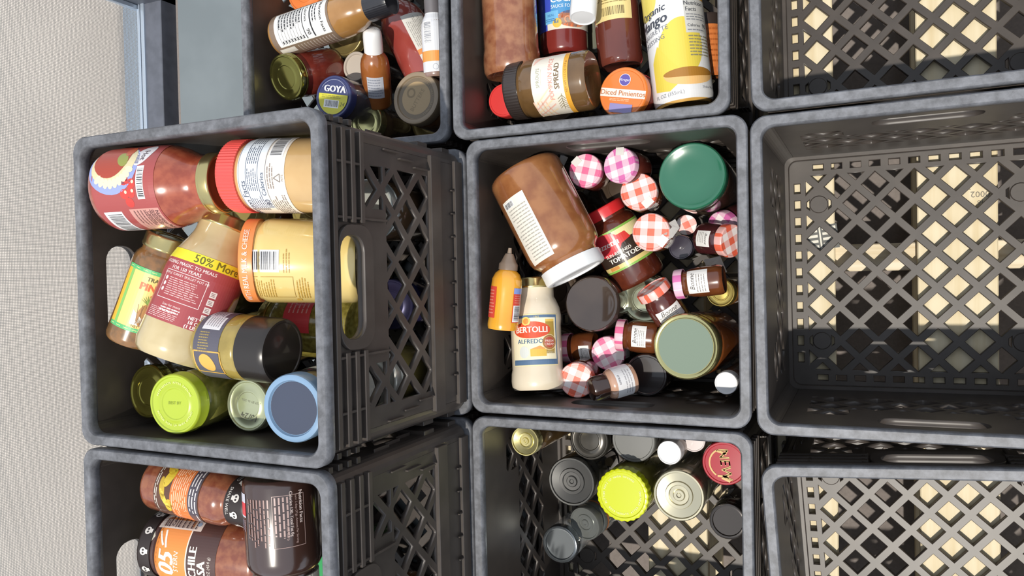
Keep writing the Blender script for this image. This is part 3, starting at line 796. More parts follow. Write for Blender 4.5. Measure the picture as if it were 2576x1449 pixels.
j = jar('salsa_jar', 'chile salsa jar with an orange label at the bottom edge', *lying((690, 1402, .460), (396, 1364, .490), 190), shape='jar',
        body=SALSA, lid=mat('#2f2725', .4), lid_h=.016, lid_style='plain')
a = Art(); L_ = j['L']
def bx(x): return (690 - x) / 294.0 * L_        # sighted x -> height along this jar
a.rect(-.062, bx(600), .062, bx(425), '#4b322e'); a.up(); a.rect(-.062, bx(527), .030, bx(437), '#e08a40'); a.rect(-.062, bx(530), .062, bx(527), '#e7d9c9')
a.facts(.016, bx(548), .056, bx(432), paper='#d8cbc2', ink='#40353a', rows=5)
a.z = 2; a.text('05', -.022, bx(482), .026, '#efe6dd', shear=.3, bold=.0010); a.text('STERN', -.018, bx(505), .0075, '#efe6dd', shear=.2)
a.line(-.002, bx(470), .012, bx(452), .0022, '#efe6dd'); a.line(-.004, bx(478), .014, bx(468), .0022, '#efe6dd')
a.text('RED CHILE', -.030, bx(545), .0125, '#ece4da', bold=.0005); a.text('SALSA', -.032, bx(567), .0135, '#ece4da', bold=.0006); a.text('NET WT 16 OZ (454 g)', -.032, bx(584), .0048, '#d9cfc6')
a.poly([(-.004, bx(424)), (.006, bx(434)), (.016, bx(424)), (.006, bx(414))], '#c9c3b2')
for k, c in enumerate(('#8fa3bb', '#b5544c', '#a8564a')): a.ell(.024 + .007 * k, bx(538), .0026, .0026, c, n=12)
a.wrap('label', j['root'], j['rad'])
a = skull_band(j, j['top'] - .009, 10); a.wrap('lid_print', j['root'], lambda v: j['lid_r'] * 1.003)

j = jar('steak_sauce_bottle', 'dark brown sauce bottle with a white cap and printed nutrition panel', *lying((706, 1192, .500), (723, 1500, .500), 188), shape='jar',
        body=mat('#3a2620', .2, coat=.6, spec=1.0), lid=mat('#d9d2c2', .4), lid_h=.026, lid_style='plain', knurl=48, amp=.01, cat='bottle')
a = Art(); wt = '#b49a94'; sh = .009; q = j['L'] / 308.0
a.frame(-.030, q * 32, .001, q * 158, .0005, wt)
a.text('Nutrition Facts', -.0265, q * 64, .0052, '#d5c4bf', rot=90, bold=.0002); a.text('serv: 2 tbsp (37g), Amount Per Serving', -.0220, q * 92, .0030, wt, rot=90); a.text('Calories 120, Total Fat 0g', -.0170, q * 78, .0042, '#d5c4bf', rot=90, bold=.0001)
a.fine(-.0155, q * 36, .000, q * 154, 4, wt, .42, vert=True); a.text('Total Carb', -.0130, q * 120, .0038, wt, rot=90)
a.fine(.003, q * 40, .030, q * 158, 7, '#93766f', .4, vert=True)
a.rect(.034, q * 30, .050, q * 52, '#c9cbd8'); a.rect(.034, q * 52, .050, q * 84, '#d8464e'); a.rect(.034, q * 84, .050, q * 88, '#c9cbd8'); a.fine(.035, q * 94, .049, q * 126, 4, '#9a93a8', .4, vert=True)
for v_ in a.bm.verts: v_.co.x += sh
a.wrap('label', j['root'], j['rad'])
j = jar('hidden_jar', 'smooth grey lid beside the dark sauce bottle', *standing(812, 1278, .400, 42, .11), body=food('#4a3c38', '#544440'), lid=mat('#7d7d84', .3, coat=.5), lid_style='plain')
j = jar('hidden_jar', 'green lid peeping out beside the white bottle cap', *standing(826, 1432, .400, 48, .11), body=food('#3d5a3c', '#456644'), lid=mat('#2f9a55', .35, coat=.4), lid_style='plain')
for x, y, rr, z1, bc, lab in ((-.420, -.245, .034, .395, '#5d3a24', 'brown jar under the pepper-picture salsa'), (-.430, -.350, .034, .380, '#7a3c22', 'rust jar under the orange-label salsa'), (-.335, -.330, .032, .400, '#6c2f22', 'red jar glimpsed through the lattice beneath the dark sauce bottle'), (-.245, -.400, .034, .400, '#8a5a2c', 'amber jar glimpsed through the lattice near the bottom edge')):
    j = jar('hidden_jar', lab, Vector((x, y, .2858)), Vector((x, y, z1)), rr, body=food(bc, bc, 40), lid=mat('#b9a866', .3, .6))

# ================================================================== crate H (upper left)
j = jar('dressing_bottle', 'tan dressing bottle with a nutrition label and black cap', *lying((706, 94, .230), (985, 2, .236), 104), shape='dress',
        body=food('#9a6f3c', '#a97d48', 30), lid=mat('#26262b', .3, coat=.5), lid_h=.036, lid_style='plain', knurl=40, cat='bottle')
a = Art(); L_ = j['L']; q = L_ / 294.0
a.rect(-.040, q * 8, .046, q * 166, '#7d6a5a'); a.up()
a.facts(-.036, q * 22, .014, q * 160, cal='90', rows=8); a.z = 1
a.fine(.017, q * 60, .040, q * 160, 12, '#a99a90', .34, vert=False); a.rect(.017, q * 14, .026, q * 54, '#d5d0ca'); a.wrap('label', j['root'], j['rad'])
j = jar('hot_sauce_bottle', 'small orange sauce bottle with a tall white cap', *lying((952, 262, .150), (935, 72, .215), 74), shape='dress',
        body=food('#8a4f25', '#9c5f30', 40), lid=mat('#e9e9ea', .35, coat=.4), lid_h=.033, lid_style='dome', cat='bottle')
a = Art(); a.rect(-.014, .020, .010, .052, '#b9bcc6'); a.up(); a.fine(-.013, .022, .009, .050, 7, '#8a8f9c', .4); a.wrap('label', j['root'], j['rad'])
a = Art(); a.text('8 25 17 23 02', 0, .0, .0045, '#9a9aa0'); a.flat('lid_print', j['root'], j['top'] - .0001, img_rot(j['root']))
j = jar('pepper_jar', 'red pepper jar tipped over with a mirror-like gold lid', *lying((836, 174, .150), (718, 195, .240), 110), shape='squat',
        body=food('#782e26', '#8c3a2e', 50), lid=mat('#8f8a4c', .12, .95), lid_h=.013)
j = jar('spread_jar', 'jar with a dark blue lid carrying a yellow barcode sticker', *standing(838, 243, .222, 54, .10, (.02, -.02)), shape='squat',
        body=food('#3c3a3e', '#46424a'), lid=mat('#343a66', .3, coat=.5), lid_h=.014, lid_style='plain')
a = Art(); R_ = j['lid_r'] * .86; a.ring(0, 0, R_ * .90, R_ * .93, '#8f93ad', a0=12, a1=150)
a.text('GOYA', R_ * .05, R_ * .40, R_ * .50, '#d8dae2', bold=.0007)
a.ell(0, 0, R_ * .95, R_ * .95, '#c7c23a', a0=172, a1=368); a.up(); a.barcode(-R_ * .55, -R_ * .60, R_ * .42, -R_ * .18); a.z = 1
a.fine(-R_ * .75, -R_ * .10, R_ * .72, R_ * .08, 2, '#8f8a30', .4); a.text('24', R_ * .62, -R_ * .38, R_ * .30, '#4a4a30', shear=.3)
a.flat('lid_print', j['root'], j['top'] - .0002, img_rot(j['root']) - .20)
j = jar('condiment_jar', 'small jar with a frosted lid behind the white-capped bottle', *standing(893, 166, .165, 37, .10, (.0, .0)), body=food('#4c3a30', '#574238'), lid=mat('#b7ada2', .4), lid_style='ringed', lid_h=.012)
j = jar('ketchup_bottle', 'red sauce bottle with a tilted white label', *lying((1090, 205, .135), (978, -12, .135), 118), shape='dress',
        body=food('#8d3832', '#99443c', 20), lid=mat('#d8d3cd', .4), lid_h=.022, lid_style='plain', cat='bottle')
a = Art(); a.rect(.000, .014, .036, .094, '#d9d6cf'); a.up(); a.fine(.003, .040, .034, .091, 12, '#a39f98', .36, vert=True); a.rect(.000, .028, .018, .036, '#e08e4c'); a.wrap('label', j['root'], j['rad'])
j = jar('dressing_bottle', 'white-labelled bottle with an orange stripe against the crate wall', *lying((1098, 196, .175), (1086, -10, .185), 64), shape='dress',
        body=food('#8d7468', '#97807a', 20), lid=mat('#6b686c', .4), lid_h=.024, lid_style='plain', cat='bottle')
a = Art(); a.rect(-.022, .006, .026, .086, '#dadde4'); a.up(); a.rect(-.022, .020, .026, .034, '#e79b50'); a.barcode(-.016, .042, -.003, .074, vert=True, dark='#7c808c'); a.z = 1; a.ring(.0, .0125, .0034, .0040, '#9aa0ac', n=18); a.wrap('label', j['root'], j['rad'])
j = jar('nut_butter_jar', 'jar with a wide tan lid in the crate corner by the metal edge', *standing(1045, 246, .190, 67, .12, (.0, .02)), shape='wide',
        body=food('#6b4a30', '#775538'), lid=mat('#8d7c66', .35, coat=.4), lid_h=.016, lid_style='ringed')
a = Art(); R_ = j['lid_r']; a.ell(0, 0, R_ * .77, R_ * .77, mat('#6e604c', .35, coat=.3), n=48); a.up(); a.ell(0, 0, R_ * .62, R_ * .62, mat('#a48c66', .35, coat=.3), n=48); a.up()
a.ring(-R_ * .22, R_ * .22, R_ * .12, R_ * .19, '#84704f', n=20); a.text('BUTTERS', .002, -.003, .0085, '#84704f', rot=55); a.arctext('EAT WELL  EAT WELL', 0, 0, R_ * .70, .004, '#9a8a6c', mid=-10)
a.flat('lid_print', j['root'], j['top'] - .0026, img_rot(j['root']))
j = jar('preserve_jar', 'jar with a shiny gold lid half hidden behind the raised crate', *standing(920, 306, .165, 47, .12, (.02, .0)), body=food('#4a3a2a', '#544430'), lid=mat('#c3bf88', .2, .9))
j = jar('hidden_jar', 'orange jar just inside the top edge beyond the nutrition bottle', *standing(765, -22, .190, 52, .11), body=food('#c26a34', '#cf7a42', 20), lid=mat('#d97a40', .35))
for x, y, rr, z1, bc, lab in ((-.425, .365, .033, .160, '#4c3a2c', 'brown jar under the nutrition bottle'), (-.330, .240, .033, .080, '#43352c', 'dark jar under the small orange sauce bottle'), (-.245, .370, .033, .075, '#4a2c26', 'dark red jar under the red sauce bottle')):
    j = jar('hidden_jar', lab, Vector((x, y, .0094)), Vector((x, y, z1)), rr, body=food(bc, bc, 40), lid=mat('#8a7a4c', .3, .6))

# ================================================================== crate F (top centre)
j = jar('salsa_jar', 'large chunky orange salsa jar without a visible lid in the top crate', *lying((1290, 192, .205), (1272, -170, .210), 145), shape='waist',
        body=food('#7f4a31', '#9a694a', 70), lid=GOLD, lid_h=.016)
a = Art(); a.rect(-.062, .030, -.0545, .120, '#dcd4cc'); a.wrap('label', j['root'], j['rad'])
j = jar('cocktail_sauce_bottle', 'cocktail sauce bottle with a blue label and shrimp picture', *lying((1420, 142, .130), (1408, -170, .135), 120), shape='dress',
        body=food('#6f2420', '#7d2e28', 20), lid=mat('#d8d3cd', .4), lid_h=.024, lid_style='plain', cat='bottle')
a = Art(); a.rect(-.050, .028, .050, .110, '#3b4fbd'); a.up(); a.rect(-.016, .047, .050, .110, '#4b93cc'); a.rect(-.022, .028, .050, .048, '#e2dacb')
a.ell(.014, .041, .022, .011, '#dd7a4c'); a.up(); a.text('COCKTAIL', .010, .0665, .0125, '#f0f2f6', bold=.0004, sx=.85); a.text('SAUCE FOR SEAFOOD', .012, .0572, .0062, '#eef0f4', sx=.9)
for k in range(5): a.ring(.006 + .006 * k, .040 + .002 * (k % 2), .003, .0046, '#e9a27c', a0=20, a1=250, n=12)
a.ell(-.008, .036, .006, .006, '#e0b94c'); a.rect(-.026, .036, -.006, .052, '#6fb2e0'); a.up().text('REAL', -.016, .0465, .0045, '#3a6fa8'); a.fine(-.024, .0385, -.008, .043, 2, '#3a6fa8', .4); a.wrap('label', j['root'], j['rad'])
j = jar('squeeze_bottle', 'bottle lying with its plain white cap towards the photographer', *lying((1482, -150, .195), (1466, 46, .222), 66), shape='dress',
        body=food('#b9a08c', '#c2aa96', 20), lid=mat('#eceef0', .4, coat=.3), lid_h=.034, lid_style='plain', lid_r=.0162, cat='bottle')
j = jar('glass_jar', 'grey-green glass jar between the white cap and the cream label', *lying((1500, 142, .070), (1496, -60, .075), 92), shape='jar', body=mat('#6b6c5e', .08, coat=1.0), lid=GOLD)
j = jar('syrup_bottle', 'dark red-brown bottle with a cream label and barcode', *lying((1562, 168, .160), (1530, -200, .165), 112), shape='dress',
        body=mat('#5a2a22', .1, coat=1.0, noise='#6a352a', scale=12), lid=mat('#3a302c', .4), lid_h=.022, lid_style='plain', cat='bottle')
a = Art(); a.rect(-.034, .052, .020, .130, '#dcc98c'); a.up(); a.barcode(-.022, .056, .012, .069, bg='#dcc98c', dark='#5f5030'); a.z = 1; a.fine(-.018, .072, .015, .100, 9, '#8d7c4c', .36); a.ring(-.024, .080, .003, .004, '#8d7c4c', n=16); a.wrap('label', j['root'], j['rad'])
j = jar('mango_dressing_bottle', 'white-wrapped organic mango dressing bottle with yellow mangoes', *lying((1722, 272, .185), (1660, -240, .180), 146), shape='dress',
        body=food('#c79a4e', '#d1a45a', 20), lid=mat('#e3b53c', .4), lid_h=.026, lid_style='plain', cat='bottle')
a = Art(); a.rect(-.075, .003, .075, .165, '#dfe0e2'); a.up()
a.ell(.004, .062, .027, .036, '#dcc852', rot=-.25, n=40); a.ell(-.040, .132, .022, .028, '#dccb64', rot=.2, n=32); a.ell(.030, .138, .020, .042, '#dca850', rot=.05, n=32); a.up(); a.poly([(-.034, .018), (-.014, .014), (.008, .028), (-.010, .050), (-.024, .070), (-.034, .052)], '#dac64e'); a.up()
a.ell(.012, .033, .032, .015, '#e6b878', rot=-.02, a0=180, a1=360); a.up(); a.ell(.012, .033, .032, .0055, '#a3722c', rot=-.02, n=32)
a.text('Organic', -.028, .110, .0120, '#3f4450', shear=.25, bold=.0003, rot=8); a.text('Mango', -.030, .0975, .0165, '#3f4450', shear=.25, bold=.0006, rot=8); a.text('VINAIGRETTE', -.031, .0855, .0078, '#6a6e78', rot=8); a.text('DRESSING', -.030, .0765, .0078, '#6a6e78', rot=8)
a.rect(.012, .078, .050, .118, '#c9c9c6'); a.up(); a.text('Nutrition', .026, .1125, .0072, '#55585e', bold=.0002); a.text('Facts', .021, .1055, .0072, '#55585e', bold=.0002); a.fine(.014, .092, .048, .101, 3, '#80838a', .4); a.text('Calories', .023, .0865, .0052, '#55585e', bold=.0001); a.text('90', .039, .0865, .0072, '#55585e', bold=.0002); a.fine(.014, .0795, .046, .083, 1, '#80838a', .4)
a.fine(.014, .050, .048, .076, 7, '#8f8a6c', .4); a.text('FL OZ (355mL)', -.016, .0105, .0058, '#7e8088'); a.text('Shake Well', .034, .0145, .0042, '#7e8088'); a.wrap('label', j['root'], j['rad'])
j = jar('orange_sauce_jar', 'orange-labelled jar squeezed between the mango bottle and the crate wall', *lying((1780, 196, .120), (1772, 40, .125), 74), shape='wide', body=food('#c9703a', '#d58048', 90), lid=mat('#3a302c', .4), lid_style='plain')
a = Art(); a.rect(-.028, .010, .028, .070, '#d37b40'); a.up(); a.fine(-.006, .014, .024, .066, 8, '#b2602c', .35); a.wrap('label', j['root'], j['rad'])
j = jar('pumpkin_spread_jar', 'pumpkin spice spread jar with a black lid lying on its side', *lying((1492, 200, .222), (1291, 232, .222), 146), shape='wide',
        body=food('#5d4426', '#6b5030', 40), lid=mat('#332c2a', .35, coat=.3), lid_h=.019, lid_style='plain', knurl=60)
a = Art(); a.rect(-.046, .020, .046, .066, '#e3dccf'); a.up(); a.rect(-.046, .0195, .046, .0255, '#e2a53c')
for k in range(5): a.line(-.046 + .006 * k, .066, -.030 + .008 * k, .040, .0018, '#e3b3a4' if k % 2 else '#ecd6b4')
for k in range(4): a.line(-.046, .044 + .006 * k, -.016, .052 + .005 * k, .0016, '#e8c0a8')
for k in range(4): a.line(.030 + .004 * k, .064, .044, .054 - .003 * k, .0015, '#e3b3a4')
a.up(); a.text('SPROUTS', .012, .0575, .0058, '#8f9480'); a.rect(.002, .0535, .022, .0537, '#a8aa98'); a.text('PUMPKIN SPICE', .010, .0415, .0078, '#dd8a80', shear=.2); a.text('SPREAD', .012, .0335, .0092, '#6f5a42', bold=.0003); a.text('NET WT 11.2 OZ (318 g)', .010, .0225, .0036, '#8a6420')
for k in range(5): a.line(-.012 - .0035 * k, .030 + .0005 * k, -.016 - .0035 * k, .036, .0008, '#8d8468'); a.line(-.012 - .0035 * k, .030 + .0005 * k, -.017 - .0035 * k, .026, .0008, '#8d8468')
a.line(-.010, .030, -.032, .031, .0007, '#8d8468'); a.wrap('label', j['root'], j['rad'])
j = jar('condiment_jar', 'jar with a bright red lid beside the black-lidded spread jar', *standing(1266, 252, .206, 42, .10, (.0, -.03)), body=food('#6a2c24', '#74342a'), lid=mat('#d03a38', .3, coat=.5), lid_style='plain')
j = jar('pimiento_jar', 'diced pimiento jar with an orange printed lid', *standing(1567, 233, .215, 64, .085, (-.08, -.02)), shape='squat', body=food('#6e2a20', '#83372a', 60), lid=mat('#de7a38', .3, coat=.5), lid_h=.013, lid_style='plain')
a = Art(); R_ = j['lid_r'] * .95
a.poly([(-R_ * .99, R_ * .14), (-R_ * .99, -R_ * .20), (R_ * .99, -R_ * .20), (R_ * .99, R_ * .14)], '#e0d9d2'); a.up(); a.text('Diced Pimientos', 0, -R_ * .03, R_ * .30, '#d08a5c', bold=.0002)
a.ell(0, R_ * .52, R_ * .25, R_ * .25, '#e9e4ee'); a.up(); a.ell(0, R_ * .52, R_ * .23, R_ * .23, '#5b4fa0'); a.up(); a.text('Kroger', 0, R_ * .52, R_ * .15, '#eeeaf4', shear=.2); a.z = 1
a.fine(-R_ * .55, -R_ * .36, R_ * .5, -R_ * .24, 2, '#efc4a0', .4); a.rect(-R_ * .5, -R_ * .82, R_ * .5, -R_ * .46, '#8a84b8'); a.flat('lid_print', j['root'], j['top'] - .0002, img_rot(j['root']) - .20)
for x, y, rr, z1, bc, lab in ((-.105, .240, .033, .125, '#43322a', 'dark jar under the black-lidded spread jar'), (.030, .330, .033, .110, '#4c2a24', 'dark red jar under the cream-labelled bottle'), (.055, .262, .030, .120, '#a83a34', 'red-lidded jar peeping out beside the mango bottle')):
    j = jar('hidden_jar', lab, Vector((x, y, .0148)), Vector((x, y, z1)), rr, body=food(bc, bc, 40), lid=mat('#c8383a' if 'red-lidded' in lab else '#5a4a3c', .35))

# ================================================================== crate C (centre)
j = jar('broth_jar', 'large brown sauce jar with a white lid lying in the centre crate', *lying((1316, 428, .222), (1450, 690, .215), 190), shape='jar',
        body=food('#84502d', '#9a673e', 45), lid=mat('#dfe1e2', .4, coat=.2), lid_h=.017, lid_style='ringed', lid_r=.0395)
a = Art(); r = j['r']; L_ = j['L']
a.rect(.012, L_ * .22, .050, L_ * .80, '#e2ddd2'); a.up(); a.fine(.015, L_ * .30, .047, L_ * .78, 17, '#a8a49c', .34, vert=False); a.barcode(.030, L_ * .235, .048, L_ * .29); a.z = 0
a.rect(-.066, L_ * .15, -.060, L_ * .80, '#d9c2a8'); a.wrap('label', j['root'], j['rad'])
PINK, LILAC, ORNG = gingham('#d8648e'), gingham('#cf6ba8'), gingham('#e0644a')
JAM = [food('#4c1f1a', '#5c2a20', 40), food('#5a2d16', '#6d3c1e', 40), food('#3a1a1c', '#481f22', 40)]
def mini(label, P0, P1, r, lidm, k=0, rot=0.3, lab=None, tagbox=None, lid_r=None):
    j = jar('jam_jar', label, P0, P1, r, shape='mini', body=JAM[k], lid=lidm, lid_h=.0105, lid_style='plain', lid_r=lid_r or r * 1.0, lid_rot=rot, group='little jam jars with gingham lids')
    if lab:
        u0, v0, u1, v1 = lab
        a = Art(); a.rect(u0, v0, u1, v1, '#e3e1df'); a.up(); a.text('Bonne', (u0 * .5 + u1 * .5), v1 - (v1 - v0) * .25, (u1 - u0) * .26, '#55504c', shear=.3); a.fine(u0 + .002, v0 + (v1 - v0) * .1, u1 - .002, v0 + (v1 - v0) * .6, 4, '#8f8a86', .3); a.wrap('label', j['root'], j['rad'])
    if tagbox:      # paper seal strip from lid down the side
        ang, w = tagbox
        a = Art(); a.rect(ang * r - w / 2, j['L'] - .030, ang * r + w / 2, j['L'] - .001, '#d6d3cf'); a.up(); a.fine(ang * r - w * .35, j['L'] - .026, ang * r + w * .35, j['L'] - .012, 3, '#a09c98', .4); a.wrap('seal_strip', j['root'], lambda v: j['rad'](v) + (.0018 if v > j['L'] - .012 else 0))
        a = Art(); rr = j['lid_r']; a.rect(rr * .55, -w / 2, rr * .99, w / 2, '#d6d3cf'); a.flat('seal_tab', j['root'], j['top'] - .0002, ang)
    return j
def paper_strip(j, pts, z, w=.010):
    P = [at(x, y, z) for x, y in pts]; bm = bmesh.new(); prev = None
    inv = j['root'].matrix_world.inverted()
    for i, p in enumerate(P):
        d = (P[min(i + 1, len(P) - 1)] - P[max(i - 1, 0)]).normalized(); n = d.cross(CAM_O - p).normalized() * w / 2
        cur = [bm.verts.new(inv @ (p + n)), bm.verts.new(inv @ (p - n))]
        if prev: bm.faces.new((prev[0], prev[1], cur[1], cur[0]))
        prev = cur
    bmesh.ops.solidify(bm, geom=bm.faces[:], thickness=.0005)
    bm_obj('seal_strip', bm, mat('#d4d1cd', .6), j['root'], smooth=False)
j = mini('jam jar with a pink gingham lid nearest the big brown jar', *standing(1472, 429, .190, 43, .048, (.06, .02)), PINK, 0, .25, tagbox=(math.pi * .9, .011))
paper_strip(j, [(1420, 392), (1408, 420), (1417, 446)], .175)
mini('jam jar with a lilac-pink gingham lid tilted towards the crate top edge', *standing(1557, 415, .205, 45, .048, (-.22, .06)), LILAC, 0, .6, tagbox=(math.pi * .6, .011))
mini('jam jar with an orange gingham lid touching the big green lid', *standing(1606, 482, .190, 47, .048, (.05, .04)), ORNG, 1, .85, tagbox=(-.3, .013))
j = mini('jam jar with an orange gingham lid resting on the sun-ripened tomato jar', *standing(1637, 584, .200, 48, .046, (.04, .0)), ORNG, 1, .15, tagbox=(-.45, .013))
paper_strip(j, [(1660, 604), (1686, 590), (1700, 572), (1690, 556)], .198, .009)
j = jar('preserve_jar', 'jar with a big glossy dark green lid', *standing(1740, 442, .197, 85, .150, (.02, .02)), shape='wide', body=food('#3a2a22', '#453028'), lid=mat('#2a6a51', .22, coat=.8), lid_h=.018, lid_style='plain')
j = jar('tomato_jar', 'jar of sun-ripened tomatoes with a red lid and green-edged label', *lying((1612, 704, .120), (1510, 522, .145), 134), shape='jar', body=food('#4a1f14', '#5d2a1a', 60), lid=mat('#cf2d30', .3, coat=.5), lid_h=.014, lid_style='plain', knurl=0)
a = Art(); L_ = j['L']; a.rect(-.042, L_ * .24, .046, L_ * .72, '#33261f'); a.up(); a.rect(-.042, L_ * .695, .046, L_ * .72, '#7fb04a'); a.rect(-.042, L_ * .24, .046, L_ * .265, '#7fb04a'); a.rect(-.004, L_ * .56, .046, L_ * .695, '#e6d9a0'); a.rect(-.042, L_ * .265, .046, L_ * .315, '#d9c27c'); a.up()
a.ell(-.020, L_ * .575, .023, .0150, '#c92f3a'); a.poly([(-.002, L_ * .52), (.016, L_ * .55), (.012, L_ * .64), (.000, L_ * .64)], '#cc3a34'); a.up(); a.text('Mezzetta', -.021, L_ * .575, .0112, '#efdcd6', shear=.25, bold=.0003); a.text('SUN-RIPENED', -.008, L_ * .445, .0060, '#e9e2d8', bold=.0001); a.text('TOMATOES', -.002, L_ * .375, .0086, '#efe8de', bold=.0003); a.rect(.022, L_ * .33, .034, L_ * .42, '#9fb6b0'); a.rect(-.030, L_ * .27, -.016, L_ * .31, '#c98a4a')
a.wrap('label', j['root'], j['rad'])
j = jar('condiment_jar', 'small jar with a dark navy lid in the centre crate', *standing(1712, 622, .130, 31, .080, (.02, .0)), body=food('#2a1c24', '#33222a'), lid=mat('#2a2434', .3, coat=.5), lid_style='plain')
mini('jam jar with only a scrap of orange gingham lid showing', *standing(1727, 566, .105, 26, .060, (.3, -.1)), ORNG, 1, .4)
mini('jam jar with a pink gingham lid leaning on the right crate wall', *standing(1814, 574, .125, 42, .050, (-.55, -.35)), LILAC, 2, .5)
j = mini('jam jar with an orange gingham lid turned on edge by the right crate wall', *lying((1768, 600, .125), (1842, 606, .150), 84), ORNG, 2, .5, lab=(-.010, .008, .010, .028))
paper_strip(j, [(1774, 664), (1806, 654), (1818, 688)], .150, .011)
j = jar('glass_jar', 'upturned dark glass jar showing its round base', *[(lambda P0, P1, r: (P1, P0, r))(*standing(1488, 764, .175, 72, .110, (.05, .03)))][0], shape='wide', body=mat('#3b312c', .06, coat=1.0, noise='#453a33', scale=15), lid=GOLD2, lid_h=.014)
j = jar('preserve_jar', 'jar with a gold-rimmed pale lid under the orange gingham jam jar', *standing(1622, 752, .125, 62, .110, (.03, .0)), body=food('#6c5a3c', '#7a6846'), lid=mat('#b5b79a', .2, .75), lid_style='metal')
mini('jam jar with an orange gingham lid lying across a pale lid', *lying((1700, 812, .160), (1638, 722, .180), 88), ORNG, 0, .2, lab=(-.016, .010, .018, .028))
mini('jam jar with a lilac gingham lid lying on its side at the right', *lying((1822, 702, .190), (1700, 716, .190), 76), LILAC, 1, .4, lab=(-.014, .016, .016, .040))
j = jar('preserve_jar', 'jar with a bright gold lid behind the sideways lilac jam jar', *standing(1812, 736, .125, 36, .100, (-.05, .0)), body=food('#8a5a2a', '#96652f'), lid=mat('#d9bf6a', .2, .9), lid_style='metal')
j = jar('honey_jar', 'amber jar with the large pale mirror-like lid', *standing(1724, 872, .205, 84, .135, (-.07, .02)), shape='wide', body=food('#84461f', '#96552a', 20), lid=mat('#c4bd86', .2, .9), lid_h=.016, lid_style='plain')
a = Art(); a.ell(0, 0, j['lid_r'] * .83, j['lid_r'] * .83, mat('#9aa892', .14, .7), n=56); a.flat('lid_panel', j['root'], j['top'] - .0008)
mini('jam jar with a pink gingham lid lying against the large pale lid', *lying((1655, 850, .160), (1553, 842, .165), 82), PINK, 1, .3, lab=(-.014, .012, .014, .030))
mini('jam jar with a pink gingham lid beside the white-labelled sideways jar', *standing(1528, 889, .165, 43, .050, (.03, -.02)), PINK, 0, .05, tagbox=(-.5, .013))
mini('jam jar with a pink gingham lid lying next to the alfredo jar', *lying((1500, 872, .140), (1420, 876, .140), 76), PINK, 1, .3, lab=(-.018, .004, .002, .018))
mini('jam jar with an orange gingham lid next to the dark bottle cap', *standing(1450, 957, .206, 45, .050, (.10, -.04)), ORNG, 0, .55)
j = jar('sauce_bottle', 'small bottle with a round dark cap and white label', *lying((1590, 950, .195), (1484, 982, .232), 78), shape='dress', body=food('#b58a72', '#c09a84', 20), lid=mat('#33211b', .2, coat=.8), lid_h=.020, lid_style='dome', lid_r=.0152, cat='bottle')
a = Art(); a.rect(-.026, .006, .028, .028, '#d9d8da'); a.up(); a.text('cream', .002, .024, .005, '#55525a', rot=180); a.fine(-.018, .008, .020, .018, 3, '#a8a6aa', .4); a.wrap('label', j['root'], j['rad'])
j = jar('preserve_jar', 'jar with a plain black lid near the crate bottom edge', *standing(1625, 944, .172, 54, .120, (.02, -.05)), body=food('#33241e', '#3c2b24'), lid=mat('#272122', .3, coat=.6), lid_style='plain', lid_h=.016)
j = jar('alfredo_jar', 'cream alfredo sauce jar lying along the left wall', *lying((1355, 980, .210), (1342, 702, .195), 134), shape='waist', body=food('#d9ccb4', '#dfd3bd', 20), lid=GOLD, lid_h=.013)
a = Art(); L_ = j['L']; q = L_ / 285.0; BL = '#56708f'
a.rect(-.034, q * 60, .030, q * 190, '#e2d5a8'); a.up(); a.rect(-.0325, q * 63, .0285, q * 187, BL); a.up(); a.rect(-.0325, q * 76, .0265, q * 180, '#e8dfc0'); a.rect(.012, q * 90, .024, q * 176, '#dcb95c'); a.up()
a.ell(-.006, q * 150, .0245, .0105, '#d2502f'); a.up(); a.text('BERTOLLI', -.006, q * 150, .0105, '#f1e6dc', bold=.0003, sx=.92); a.ell(-.012, q * 172, .0055, .0055, '#e0c36a'); a.up().ell(-.012, q * 172, .0035, .0035, '#cf8a3a'); a.z = 3
a.text('1865', .001, q * 182, .0036, '#c9bf8c'); a.text('ALFREDO', -.008, q * 121, .0078, '#4b6a86', bold=.0002)
a.ell(.0165, q * 118, .0098, .0098, '#e3d2a6'); a.up(); a.ring(.0165, q * 118, .0070, .0090, '#a0703c', n=24); a.ell(.0165, q * 118, .0068, .0068, '#b0503c'); a.up(); a.text('FRESH', .0165, q * 121, .0042, '#f0e2d6'); a.text('CREAM', .0165, q * 113, .0042, '#f0e2d6'); a.z = 3
a.poly([(-.008, q * 84), (.012, q * 84), (.012, q * 102), (-.008, q * 102)], '#d6b049'); a.poly([(-.008, q * 102), (.012, q * 102), (.004, q * 110)], '#dc9a52'); a.ell(-.016, q * 95, .0065, .0075, '#cfd3cf'); a.rect(-.0325, q * 63, .0225, q * 73, BL); a.wrap('label', j['root'], j['rad'])
# mustard squeeze bottle
P0, P1, r = lying((1264, 828, .255), (1283, 624, .252), 78)
L_ = (P1 - P0).length; root = empty('mustard_bottle', axis_frame(P0, P1)); tag(root, 'yellow mustard squeeze bottle with red label panels and pointed nozzle', 'bottle')
hb = L_ * .73
prof = [(0, .001), (r * .8, .001), (r * .95, 0), (r * 1.0, .004), (r, hb * .10), (r * .97, hb * .16), (r * .97, hb * .60), (r, hb * .70), (r * .97, hb * .84), (r * .80, hb * .94), (r * .55, hb), (0, hb)]
bm = bmesh.new(); lathe(bm, prof, 40); bm_obj('body', bm, food('#dd9a2a', '#e3a436', 20), root)
bm = bmesh.new(); lathe(bm, [(0, hb), (r * .62, hb), (r * .62, hb + L_ * .07), (r * .5, hb + L_ * .10), (r * .34, hb + L_ * .17), (r * .26, hb + L_ * .20), (0, hb + L_ * .20)], 32); noz = bm_obj('nozzle', bm, mat('#7b6a5c', .35, coat=.5), root)
